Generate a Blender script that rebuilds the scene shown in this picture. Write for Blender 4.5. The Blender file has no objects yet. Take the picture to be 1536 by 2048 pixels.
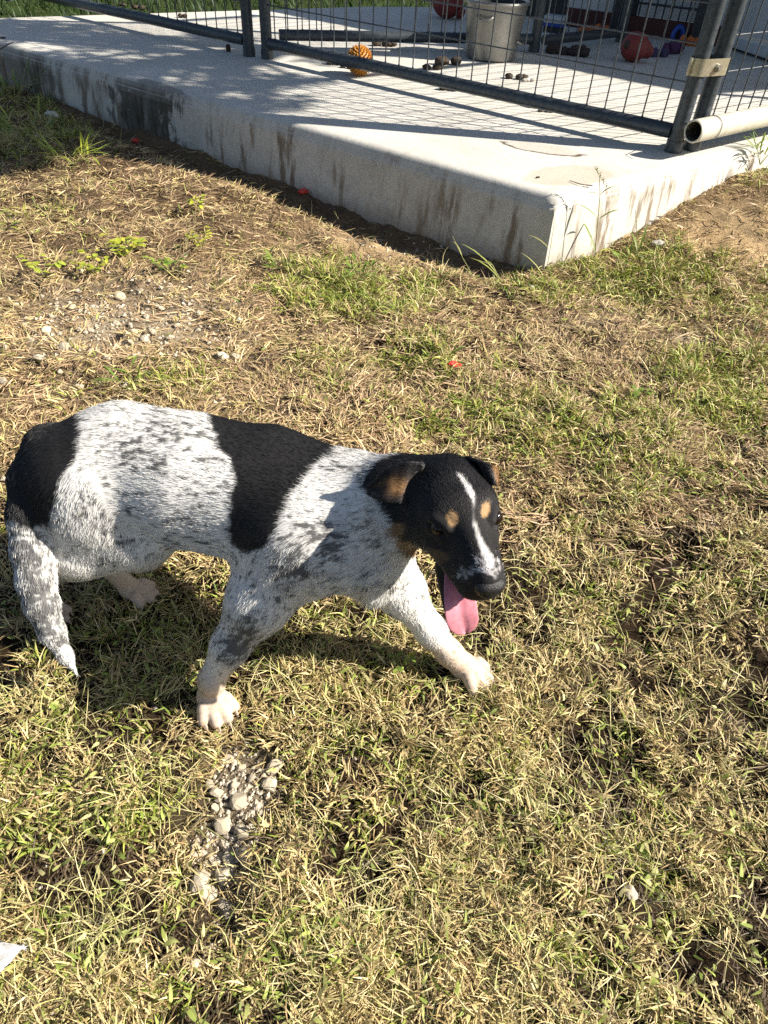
import bpy, math, random
import numpy as np

# ------------------------------------------------------------------ camera, light
S = bpy.context.scene
COL = S.collection
F_PX, CAM_H, PITCH, ROLL = 1380.0, 1.1, math.radians(43.0), math.radians(3.5)
SUN_AZ, SUN_EL = math.radians(-4.0), math.radians(34.5)      # direction towards the sun, math angle from +x
SUN = np.array([math.cos(SUN_AZ) * math.cos(SUN_EL), math.sin(SUN_AZ) * math.cos(SUN_EL), math.sin(SUN_EL)])

fw = np.array([0, math.cos(PITCH), -math.sin(PITCH)])
r0 = np.array([1.0, 0, 0]); u0 = np.cross(r0, fw)
RT = math.cos(ROLL) * r0 + math.sin(ROLL) * u0
UP = -math.sin(ROLL) * r0 + math.cos(ROLL) * u0
EYE = np.array([0, 0, CAM_H])

from mathutils import Matrix, Vector
cam_d = bpy.data.cameras.new('camera'); cam = bpy.data.objects.new('camera', cam_d); COL.objects.link(cam)
m3 = Matrix((RT.tolist(), UP.tolist(), (-fw).tolist())).transposed()
cam.matrix_world = Matrix.Translation(EYE.tolist()) @ m3.to_4x4()
cam_d.sensor_fit = 'VERTICAL'; cam_d.sensor_height = 36.0; cam_d.sensor_width = 27.0
cam_d.lens = F_PX / 2048.0 * 36.0
cam_d.clip_start = 0.02; cam_d.clip_end = 400
S.camera = cam

W = bpy.data.worlds.new('World'); S.world = W; W.use_nodes = True
wn = W.node_tree.nodes; wl = W.node_tree.links; wn.clear()
sky = wn.new('ShaderNodeTexSky'); sky.sky_type = 'NISHITA'; sky.sun_disc = False
sky.sun_elevation = SUN_EL; sky.sun_rotation = math.pi / 2 - SUN_AZ
bg = wn.new('ShaderNodeBackground'); bg.inputs['Strength'].default_value = 0.05
wo = wn.new('ShaderNodeOutputWorld'); wl.new(sky.outputs[0], bg.inputs[0]); wl.new(bg.outputs[0], wo.inputs[0])

sl = bpy.data.lights.new('sun', 'SUN'); sl.energy = 5.0; sl.angle = math.radians(0.55); sl.color = (1.0, 0.93, 0.82)
so = bpy.data.objects.new('sun', sl); COL.objects.link(so)
so.rotation_euler = Vector((-SUN).tolist()).to_track_quat('-Z', 'Y').to_euler(); so.location = (6, -2, 6)

S.view_settings.view_transform = 'Standard'; S.view_settings.look = 'None'
S.view_settings.exposure = 1.05; S.view_settings.gamma = 1.0; S.view_settings.use_curve_mapping = False
S.render.engine = 'CYCLES'
S.cycles.max_bounces = 6; S.cycles.diffuse_bounces = 3; S.cycles.glossy_bounces = 2
S.cycles.transmission_bounces = 4; S.cycles.transparent_max_bounces = 6
S.cycles.use_denoising = False

rng = np.random.default_rng(11)
random.seed(5)

# ------------------------------------------------------------------ helpers
def at(px, py, z=0.0):
    """The point at height z that the photograph shows at pixel (px, py)."""
    d = (px - 768) * RT + (1024 - py) * UP + F_PX * fw
    return EYE + d * ((z - CAM_H) / d[2])

def proj(P):
    q = np.asarray(P) - EYE
    d = q @ fw
    return 768 + F_PX * (q @ RT) / d, 1024 - F_PX * (q @ UP) / d

def sstep(a, b, x):
    t = np.clip((x - a) / (b - a), 0, 1); return t * t * (3 - 2 * t)

def _hash(ix, iy, iz, seed):
    h = (ix.astype(np.int64) * 374761393 + iy.astype(np.int64) * 668265263 + iz.astype(np.int64) * 2147483647 + seed * 974711) & 0xFFFFFFFF
    h = ((h ^ (h >> 13)) * 1274126177) & 0xFFFFFFFF
    h = ((h ^ (h >> 16)) * 2246822519) & 0xFFFFFFFF
    return ((h ^ (h >> 15)) & 0xFFFFFF) / float(0xFFFFFF)

def vnoise(P, seed=0):
    P = np.asarray(P, float)
    if P.shape[-1] == 2: P = np.concatenate([P, np.zeros(P.shape[:-1] + (1,))], -1)
    i = np.floor(P).astype(np.int64); f = P - i; f = f * f * (3 - 2 * f)
    out = 0
    for dx in (0, 1):
        for dy in (0, 1):
            for dz in (0, 1):
                w = (f[..., 0] if dx else 1 - f[..., 0]) * (f[..., 1] if dy else 1 - f[..., 1]) * (f[..., 2] if dz else 1 - f[..., 2])
                out = out + w * _hash(i[..., 0] + dx, i[..., 1] + dy, i[..., 2] + dz, seed)
    return out

def fbm(P, seed=0, octv=3):
    P = np.asarray(P, float); a, s, t = 1.0, 0.0, 0.0
    for k in range(octv):
        s = s + a * vnoise(P * 2 ** k, seed + k); t += a; a *= 0.5
    return s / t

def tag(o, label=None, cat=None, group=None, kind=None):
    if label: o['label'] = label
    if cat: o['category'] = cat
    if group: o['group'] = group
    if kind: o['kind'] = kind
    return o

def empty(name, loc, label, cat, group=None):
    o = bpy.data.objects.new(name, None); COL.objects.link(o); o.location = [float(v) for v in loc]
    o.empty_display_size = 0.05
    return tag(o, label, cat, group)

def np_mesh(name, V, Fq, mat, smooth=True):
    """V (n,3), Fq (m,3 or 4) -> mesh datablock."""
    me = bpy.data.meshes.new(name); V = np.asarray(V, np.float32); Fq = np.asarray(Fq, np.int32)
    k = Fq.shape[1]
    me.vertices.add(len(V)); me.vertices.foreach_set('co', V.ravel())
    me.loops.add(Fq.size); me.loops.foreach_set('vertex_index', Fq.ravel())
    me.polygons.add(len(Fq)); me.polygons.foreach_set('loop_start', np.arange(0, Fq.size, k, dtype=np.int32))
    me.polygons.foreach_set('loop_total', np.full(len(Fq), k, np.int32))
    me.polygons.foreach_set('use_smooth', np.full(len(Fq), smooth, bool))
    me.update(); me.validate()
    if mat: me.materials.append(mat)
    return me

def point_color(me, name, C):
    a = me.attributes.new(name, 'FLOAT_COLOR', 'POINT')
    C = np.asarray(C, np.float32)
    if C.shape[1] == 3: C = np.concatenate([C, np.ones((len(C), 1), np.float32)], 1)
    a.data.foreach_set('color', C.ravel())

def link(name, me, parent=None, loc=(0, 0, 0)):
    o = bpy.data.objects.new(name, me); COL.objects.link(o); o.location = [float(v) for v in loc]
    if parent is not None: o.parent = parent
    return o

class MB:
    """Collects shapes in world coordinates; build() makes ONE mesh, local to its parent's location."""
    def __init__(s): s.v = []; s.f = []
    def add(s, V, Fs):
        b = len(s.v); s.v += [tuple(map(float, p)) for p in V]; s.f += [tuple(b + i for i in f) for f in Fs]; return s
    def tube(s, pts, rad, n=10, caps=True, flat=1.0):
        pts = [np.array(p, float) for p in pts]
        if np.isscalar(rad): rad = [rad] * len(pts)
        V, Fs = [], []; prev = None
        for i, p in enumerate(pts):
            t = pts[min(i + 1, len(pts) - 1)] - pts[max(i - 1, 0)]; t = t / (np.linalg.norm(t) + 1e-12)
            if prev is None:
                a = np.array([0, 0, 1.0]) if abs(t[2]) < .9 else np.array([1.0, 0, 0])
            else: a = prev
            a = a - t * (a @ t); a /= np.linalg.norm(a); prev = a; b = np.cross(t, a)
            for k in range(n):
                an = 2 * math.pi * k / n
                V.append(p + rad[i] * (math.cos(an) * a * flat + math.sin(an) * b))
        for i in range(len(pts) - 1):
            for k in range(n):
                Fs.append((i * n + k, i * n + (k + 1) % n, (i + 1) * n + (k + 1) % n, (i + 1) * n + k))
        if caps:
            Fs.append(tuple(range(n))[::-1]); Fs.append(tuple((len(pts) - 1) * n + k for k in range(n)))
        return s.add(V, Fs)
    def box(s, c, ex, ey, ez):
        """centre and three half-extent vectors"""
        c, ex, ey, ez = (np.array(q, float) for q in (c, ex, ey, ez))
        V = [c + i * ex + j * ey + k * ez for i in (-1, 1) for j in (-1, 1) for k in (-1, 1)]
        return s.add(V, [(0, 1, 3, 2), (4, 6, 7, 5), (0, 4, 5, 1), (2, 3, 7, 6), (0, 2, 6, 4), (1, 5, 7, 3)])
    def lathe(s, c, prof, n=32, axis=None, wob=None):
        c = np.array(c, float); V = []; Fs = []
        for i, (r, z) in enumerate(prof):
            for k in range(n):
                a = 2 * math.pi * k / n; rr = r * (1 + (wob(a, z) if wob else 0))
                V.append(c + np.array([rr * math.cos(a), rr * math.sin(a), z]))
        for i in range(len(prof) - 1):
            for k in range(n): Fs.append((i * n + k, i * n + (k + 1) % n, (i + 1) * n + (k + 1) % n, (i + 1) * n + k))
        return s.add(V, Fs)
    def blob(s, c, rad, seed=0, amp=.25, nu=14, nv=9, freq=2.0, rot=0.0):
        V = []; Fs = []; c = np.array(c, float)
        for j in range(nv + 1):
            th = math.pi * j / nv
            for k in range(nu):
                a = 2 * math.pi * k / nu
                V.append((math.sin(th) * math.cos(a), math.sin(th) * math.sin(a), math.cos(th)))
        V = np.array(V); d = 1 + amp * (2 * fbm(V * freq + 7.3 * seed, seed, 3) - 1)
        V = V * d[:, None] * np.array(rad); cr, sr = math.cos(rot), math.sin(rot)
        V = np.stack([V[:, 0] * cr - V[:, 1] * sr, V[:, 0] * sr + V[:, 1] * cr, V[:, 2]], 1) + c
        for j in range(nv):
            for k in range(nu): Fs.append((j * nu + k, (j + 1) * nu + k, (j + 1) * nu + (k + 1) % nu, j * nu + (k + 1) % nu))
        return s.add(V, Fs)
    def build(s, name, mat, parent=None, smooth=True, angle=40, bevel=0.0, world_obj=None, kind=None):
        off = np.array(parent_loc(parent)); me = bpy.data.meshes.new(name)
        me.from_pydata([tuple(np.array(v) - off) for v in s.v], [], s.f); me.update(); me.validate()
        import bmesh
        bm = bmesh.new(); bm.from_mesh(me); bmesh.ops.remove_doubles(bm, verts=bm.verts, dist=1e-6)
        bmesh.ops.recalc_face_normals(bm, faces=bm.faces)
        if bevel:
            es = [e for e in bm.edges if len(e.link_faces) == 2 and e.calc_face_angle(0) > .5]
            bmesh.ops.bevel(bm, geom=es, offset=bevel, segments=2, affect='EDGES', profile=.6)
        for f in bm.faces: f.smooth = smooth
        if smooth:
            for e in bm.edges:
                if len(e.link_faces) == 2 and e.calc_face_angle(0) > math.radians(angle): e.smooth = False
        bm.to_mesh(me); bm.free()
        me.materials.append(mat)
        o = link(name, me, parent)
        if kind: o['kind'] = kind
        return o

def parent_loc(p):
    r = np.zeros(3)
    while p is not None:
        r = r + np.array(p.location); p = p.parent
    return r

# ------------------------------------------------------------------ materials
def new_mat(name):
    m = bpy.data.materials.new(name); m.use_nodes = True
    nt = m.node_tree; nt.nodes.clear()
    out = nt.nodes.new('ShaderNodeOutputMaterial'); b = nt.nodes.new('ShaderNodeBsdfPrincipled')
    nt.links.new(b.outputs[0], out.inputs[0])
    return m, nt, b, out

def ramp(nt, src, stops):
    r = nt.nodes.new('ShaderNodeValToRGB'); e = r.color_ramp.elements
    e[0].position, e[0].color = stops[0][0], (*stops[0][1], 1); e[1].position, e[1].color = stops[-1][0], (*stops[-1][1], 1)
    for p, c in stops[1:-1]:
        x = e.new(p); x.color = (*c, 1)
    nt.links.new(src, r.inputs[0]); return r.outputs[0]

def noise(nt, scale, detail=4, rough=.6, vec=None, dist=0.0):
    n = nt.nodes.new('ShaderNodeTexNoise'); n.inputs['Scale'].default_value = scale
    n.inputs['Detail'].default_value = detail; n.inputs['Roughness'].default_value = rough; n.inputs['Distortion'].default_value = dist
    if vec is None: vec = nt.nodes.new('ShaderNodeTexCoord').outputs['Object']
    nt.links.new(vec, n.inputs['Vector']); return n.outputs['Fac']

def mathn(nt, op, a, b=None, c=None, clamp=False):
    n = nt.nodes.new('ShaderNodeMath'); n.operation = op; n.use_clamp = clamp
    for i, q in enumerate((a, b, c)):
        if q is None: continue
        if isinstance(q, (int, float)): n.inputs[i].default_value = q
        else: nt.links.new(q, n.inputs[i])
    return n.outputs[0]

def mixc(nt, fac, a, b):
    n = nt.nodes.new('ShaderNodeMix'); n.data_type = 'RGBA'
    for sock, q in ((n.inputs[0], fac), (n.inputs[6], a), (n.inputs[7], b)):
        if isinstance(q, (int, float)): sock.default_value = q
        elif isinstance(q, tuple): sock.default_value = (*q, 1)
        else: nt.links.new(q, sock)
    return n.outputs[2]

def bump(nt, b, h, strength=.3, dist=.01):
    n = nt.nodes.new('ShaderNodeBump'); n.inputs['Strength'].default_value = strength; n.inputs['Distance'].default_value = dist
    nt.links.new(h, n.inputs['Height']); nt.links.new(n.outputs[0], b.inputs['Normal'])

def simple(name, c1, c2, rough=.6, scale=30, metal=0.0, bmp=.2, spec=.5, bdist=.003):
    m, nt, b, _ = new_mat(name)
    f = noise(nt, scale, 5, .65)
    nt.links.new(ramp(nt, f, [(.3, c1), (.7, c2)]), b.inputs['Base Color'])
    b.inputs['Roughness'].default_value = rough; b.inputs['Metallic'].default_value = metal
    b.inputs['Specular IOR Level'].default_value = spec
    if bmp: bump(nt, b, f, bmp, bdist)
    return m

def attr_mat(name, attr, rough=.6, spec=.3, transl=0.0, sheen=0.0):
    m, nt, b, out = new_mat(name)
    a = nt.nodes.new('ShaderNodeAttribute'); a.attribute_name = attr
    nt.links.new(a.outputs['Color'], b.inputs['Base Color'])
    b.inputs['Roughness'].default_value = rough; b.inputs['Specular IOR Level'].default_value = spec
    if sheen: b.inputs['Sheen Weight'].default_value = sheen
    if transl:
        t = nt.nodes.new('ShaderNodeBsdfTranslucent'); nt.links.new(a.outputs['Color'], t.inputs[0])
        mx = nt.nodes.new('ShaderNodeMixShader'); mx.inputs[0].default_value = transl
        nt.links.new(b.outputs[0], mx.inputs[1]); nt.links.new(t.outputs[0], mx.inputs[2]); nt.links.new(mx.outputs[0], out.inputs[0])
    return m

M = {}
M['tube'] = simple('galvanised_dark_tube', (.035, .043, .052), (.085, .10, .112), .42, 60, .35, .15, bdist=.001)
M['wire'] = simple('galvanised_wire', (.05, .06, .07), (.12, .135, .15), .4, 90, .5, 0)
M['brass'] = simple('brass_plated_clamp', (.42, .37, .24), (.62, .58, .46), .38, 70, .75, .1, bdist=.001)
M['bolt'] = simple('zinc_bolt', (.35, .33, .28), (.6, .57, .5), .35, 90, .8, 0)
M['tin'] = simple('galvanised_bin_sheet', (.20, .20, .19), (.32, .31, .285), .40, 9, .6, .1)
M['pvc'] = simple('weathered_pvc', (.50, .47, .38), (.66, .63, .54), .5, 18, 0, .1)
M['pvc_in'] = simple('pipe_bore', (.05, .048, .035), (.12, .11, .08), .7, 30, 0, .1)
M['orange_rubber'] = simple('orange_rubber', (.42, .17, .02), (.55, .25, .035), .55, 40, 0, .1)
M['red_rubber'] = simple('red_rubber', (.17, .022, .018), (.24, .036, .03), .6, 30, 0, .2)
M['red_plastic'] = simple('red_plastic', (.55, .03, .02), (.72, .08, .05), .4, 60, 0, .2)
M['blue_plastic'] = simple('blue_plastic', (.015, .06, .36), (.02, .09, .42), .4, 30, 0, .1)
M['purple_cloth'] = simple('purple_cloth', (.13, .03, .07), (.08, .045, .13), .9, 50, 0, .4)
M['slate_cloth'] = simple('slate_cloth', (.05, .055, .11), (.10, .06, .13), .9, 60, 0, .4)
M['orange_cloth'] = simple('orange_cloth', (.55, .12, .03), (.62, .2, .06), .9, 40, 0, .4)
M['dark_cloth'] = simple('dark_cloth', (.025, .02, .02), (.07, .05, .045), .9, 60, 0, .5)
M['dung'] = simple('brown_lump', (.022, .014, .008), (.07, .048, .028), .8, 120, 0, .6)
M['pale_scrap'] = simple('pale_scrap', (.55, .5, .42), (.72, .68, .6), .8, 60, 0, .4)
M['panel_white'] = simple('white_panel', (.46, .49, .51), (.56, .58, .60), .5, 6, 0, .05)
M['oxide'] = simple('oxide_red_board', (.05, .013, .010), (.095, .024, .017), .7, 20, 0, .3)
M['dark_post'] = simple('dark_steel_post', (.02, .022, .025), (.05, .052, .056), .5, 40, .2, .1)
M['roof'] = simple('roof_sheet', (.25, .26, .27), (.34, .35, .35), .45, 8, .5, .05)
M['bark'] = simple('bark', (.06, .045, .03), (.14, .11, .08), .9, 30, 0, .8, bdist=.02)
M['cream'] = simple('cream_plastic', (.55, .5, .3), (.65, .62, .42), .4, 20, 0, .05)
M['pad'] = simple('nose_leather', (.006, .006, .007), (.020, .019, .020), .45, 520, 0, .8, bdist=.0015)
M['tongue'] = simple('tongue_flesh', (.62, .20, .25), (.74, .29, .34), .32, 160, 0, .25, bdist=.0008)
M['claw'] = simple('claw_horn', (.30, .22, .16), (.45, .36, .28), .4, 60, 0, 0)
M['tooth'] = simple('tooth_enamel', (.7, .66, .55), (.78, .75, .66), .3, 40, 0, 0)
m, nt, b, _ = new_mat('eye_gloss'); b.inputs['Base Color'].default_value = (.012, .007, .005, 1); b.inputs['Roughness'].default_value = .12; b.inputs['Specular IOR Level'].default_value = .35
M['eye'] = m
M['blade'] = attr_mat('grass_blade', 'tint', .5, .3, .20)
M['straw'] = attr_mat('dry_straw', 'tint', .55, .35, .05)
M['leaf'] = attr_mat('weed_leaf', 'tint', .5, .35, .28)
M['coat'] = attr_mat('dog_skin', 'coat', .7, .15)
M['fur'] = attr_mat('dog_fur', 'coat', .40, .5)

# pale limestone
m, nt, b, _ = new_mat('limestone')
oi = nt.nodes.new('ShaderNodeObjectInfo'); f = noise(nt, 55, 6, .7)
c = ramp(nt, f, [(.25, (.42, .35, .26)), (.5, (.62, .55, .43)), (.8, (.76, .69, .57))])
c2 = mixc(nt, oi.outputs['Random'], (.74, .71, .67), (1.14, 1.10, 1.02))
mm = nt.nodes.new('ShaderNodeMix'); mm.data_type = 'RGBA'; mm.blend_type = 'MULTIPLY'; mm.inputs[0].default_value = 1
nt.links.new(c, mm.inputs[6]); nt.links.new(c2, mm.inputs[7]); nt.links.new(mm.outputs[2], b.inputs['Base Color'])
b.inputs['Roughness'].default_value = .85; bump(nt, b, f, .5, .004); M['stone'] = m

m, nt, b, _ = new_mat('gravel_chips')
f = noise(nt, 130, 2, .5); nt.links.new(ramp(nt, f, [(.32, (.20, .165, .12)), (.5, (.46, .39, .29)), (.68, (.66, .59, .47))]), b.inputs['Base Color']); b.inputs['Roughness'].default_value = .85; M['gravel'] = m

# soil: dry brown earth with sandy and grey gritty patches
m, nt, b, _ = new_mat('soil')
a = nt.nodes.new('ShaderNodeAttribute'); a.attribute_name = 'tint'
n1 = noise(nt, 9, 6, .7); n2 = noise(nt, 140, 4, .7)
c = ramp(nt, n1, [(.3, (.55, .55, .55)), (.7, (1.25, 1.22, 1.15))])
c2 = ramp(nt, n2, [(.3, (.5, .48, .45)), (.55, (1, 1, 1)), (.75, (1.5, 1.45, 1.35))])
x = None
prev = a.outputs['Color']
for q in (c, c2):
    mm = nt.nodes.new('ShaderNodeMix'); mm.data_type = 'RGBA'; mm.blend_type = 'MULTIPLY'; mm.inputs[0].default_value = 1
    nt.links.new(prev, mm.inputs[6]); nt.links.new(q, mm.inputs[7]); prev = mm.outputs[2]
nt.links.new(prev, b.inputs['Base Color']); b.inputs['Roughness'].default_value = .95; b.inputs['Specular IOR Level'].default_value = .1
bump(nt, b, mathn(nt, 'ADD', n1, mathn(nt, 'MULTIPLY', n2, .5)), .9, .012); M['soil'] = m

# ------------------------------------------------------------------ slab layout
SZ = 0.26
CORNER = np.array([0.553, 2.612])
DL = np.array([-.8195, .573]); DL /= np.linalg.norm(DL)       # along the shaded left face
DR = np.array([.780, .626]); DR /= np.linalg.norm(DR)         # along the sunlit right face
POLY = [CORNER, CORNER + 5.2 * DR, np.array([3.9, 8.6]), np.array([-0.4, 7.0]), CORNER + 4.55 * DL]

def slab_inside(P, grow=0.0):
    """signed: >0 inside the slab polygon"""
    ins = np.full(P.shape[0], 1e9)
    for i in range(len(POLY)):
        a, b_ = POLY[i], POLY[(i + 1) % len(POLY)]; d = (b_ - a) / np.linalg.norm(b_ - a); n = np.array([-d[1], d[0]])
        ins = np.minimum(ins, (P - a) @ n)
    return ins + grow

def holes(P):
    """1 in the bare gaps of the near turf"""
    P = np.asarray(P)[:, :2]; return .55 * sstep(.62, .76, fbm(P * 15, 52, 2)) * sstep(1.9, 1.4, P[:, 1]) * sstep(.05, .2, P[:, 1])
SGN = -1.0 if (np.array([1.2, 6.0]) - CORNER) @ np.array([-DL[1], DL[0]]) < 0 else 1.0
def left_strip(P):
    """1 on the worn earth along the shaded left face of the slab, fading out over a hand's breadth"""
    rel = np.asarray(P)[:, :2] - CORNER; n = -(rel @ np.array([-DL[1], DL[0]])) * SGN; s_ = rel @ DL
    return sstep(.18, .07, n + .05 * (fbm(np.asarray(P)[:, :2] * 9, 77, 2) - .5)) * sstep(-.02, .12, s_) * (s_ < 3.0)
def ground_z(P):
    P = np.asarray(P, float); x, y = P[:, 0], P[:, 1]
    rel = P - CORNER; sR = rel @ DR; nR = rel @ np.array([DR[1], -DR[0]])      # along / outside the right face
    z = .17 * sstep(.15, 1.25, sR) * (1 - sstep(.15, .9, nR))
    sL = rel @ DL; nL = rel @ np.array([-DL[1], DL[0]])
    z = z + .05 * sstep(.6, 2.2, sL) * (1 - sstep(.3, 1.5, np.abs(nL)))
    z = z + .03 * (fbm(P * 1.6, 3, 2) - .5) + .046 * (fbm(P * 8, 5, 2) - .5) + .020 * (fbm(P * 26, 9, 2) - .5)
    dn_ = -nL * SGN; z = z - .060 * np.exp(-((dn_ - .13) / .10) ** 2) * sstep(-.05, .15, sL) * sstep(3.2, 2.4, sL)
    keep = sstep(.2, .6, np.hypot((x + .2) / 1.0, (y - .8) / .55) )             # flatter where the dog stands
    z = z * (0.35 + .65 * keep)
    for (hx, hy, hr, hd) in HOLLOWS: z = z - hd * np.exp(-((x - hx) ** 2 + (y - hy) ** 2) / hr ** 2)
    return z - .014 * holes(P)
HOLLOWS = [(*at(485, 1590, 0)[:2], .075, .022), (*at(450, 1720, 0)[:2], .07, .02), (*at(470, 1840, 0)[:2], .05, .015)]

# blobs measured in the photograph: centre, radii, weight
GREEN = [(720, 580, 200, 60, 1.0), (640, 540, 110, 45, .6), (1240, 560, 250, 60, 1.0), (1460, 600, 130, 70, .7), (90, 260, 130, 90, .9), (40, 180, 90, 90, .7),
         (1120, 850, 300, 110, .55), (1440, 770, 150, 120, .75), (950, 850, 170, 70, .55), (1330, 960, 280, 150, .45), (640, 740, 110, 60, .45),
         (830, 700, 120, 60, .5), (900, 1560, 420, 260, .30), (170, 1560, 260, 200, .48), (1250, 1750, 420, 300, .24), (700, 1330, 240, 90, .6),
         (300, 1320, 240, 130, .5), (1230, 1200, 260, 150, .26), (200, 1900, 260, 160, .34), (1430, 1150, 150, 150, .26), (1500, 420, 60, 80, .5),
         (60, 1380, 120, 90, .6), (640, 1900, 260, 140, .4), (1040, 1480, 160, 90, .35), (80, 440, 90, 40, .45), (340, 770, 150, 30, .5), (900, 740, 160, 50, .45), (1530, 330, 40, 60, .8)]
BARE = [(240, 645, 260, 95, .85), (800, 500, 130, 40, .45), (1450, 500, 120, 60, .95), (1200, 655, 130, 36, .45), (1390, 680, 90, 32, .6),
        (440, 800, 90, 30, .5)]
HOLLOW = [(480, 1570, 75, 95, 1.0), (450, 1690, 70, 90, 1.0), (445, 1790, 60, 60, .7), (480, 1870, 50, 40, .5), (1455, 500, 95, 48, .8), (780, 482, 120, 26, .8), (240, 650, 200, 75, .52), (1390, 678, 60, 22, .7)]
def blobs(P3, L):
    px, py = proj(P3); w = np.zeros(len(px))
    for cx, cy, rx, ry, a_ in L: w = np.maximum(w, a_ * np.exp(-(((px - cx) / rx) ** 2 + ((py - cy) / ry) ** 2)))
    return w

# ------------------------------------------------------------------ ground
def build_ground():
    ys = np.concatenate([[-60, -20, -6, -2], np.arange(-.6, 1.4, .014), np.arange(1.4, 3.2, .022), np.arange(3.2, 8.5, .07), [9, 10, 12, 15, 20, 30, 60, 140]])
    xs = np.concatenate([[-140, -60, -25, -12, -7], np.arange(-5, -1.6, .08), np.arange(-1.6, 1.7, .016), np.arange(1.7, 4, .06), [5, 7, 12, 25, 60, 140]])
    X, Y = np.meshgrid(xs, ys); P = np.stack([X.ravel(), Y.ravel()], 1)
    z = ground_z(P); far = np.maximum(np.abs(P[:, 0]), np.abs(P[:, 1] - 2)) > 9; far |= (P[:, 1] > 5.6) & (slab_inside(P) < -.1); z[far] = 0
    ins = slab_inside(P); z = np.where(ins > .15, -.05, z)
    V = np.column_stack([P, z]); nx = len(xs); ny = len(ys)
    i = np.arange(nx * ny).reshape(ny, nx)
    Fq = np.stack([i[:-1, :-1], i[:-1, 1:], i[1:, 1:], i[1:, :-1]], -1).reshape(-1, 4)
    me = np_mesh('ground', V, Fq, M['soil'])
    bare = np.maximum(blobs(V, BARE), .55 * blobs(V, HOLLOW)); bare[far] = 0
    near = sstep(2.3, 1.2, V[:, 1])[:, None]; base = np.array([.14, .095, .058]) * (1 - near) + np.array([.032, .021, .012]) * near; grit = np.array([.42, .35, .25]); sand = np.array([.50, .36, .20])  # near soil coloured darker to stand in for shade between blades
    px, py = proj(V); sandy = np.exp(-(((px - 1440) / 190) ** 2 + ((py - 490) / 90) ** 2)) + .8 * np.exp(-(((px - 800) / 190) ** 2 + ((py - 490) / 60) ** 2))
    sandy = np.where(far, 0, np.clip(sandy, 0, 1))[:, None]
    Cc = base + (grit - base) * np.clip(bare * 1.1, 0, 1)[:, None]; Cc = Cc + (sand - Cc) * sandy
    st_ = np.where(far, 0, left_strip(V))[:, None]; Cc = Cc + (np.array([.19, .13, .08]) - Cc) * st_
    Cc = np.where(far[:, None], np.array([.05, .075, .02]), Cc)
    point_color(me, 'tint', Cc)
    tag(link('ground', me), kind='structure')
build_ground()

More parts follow.
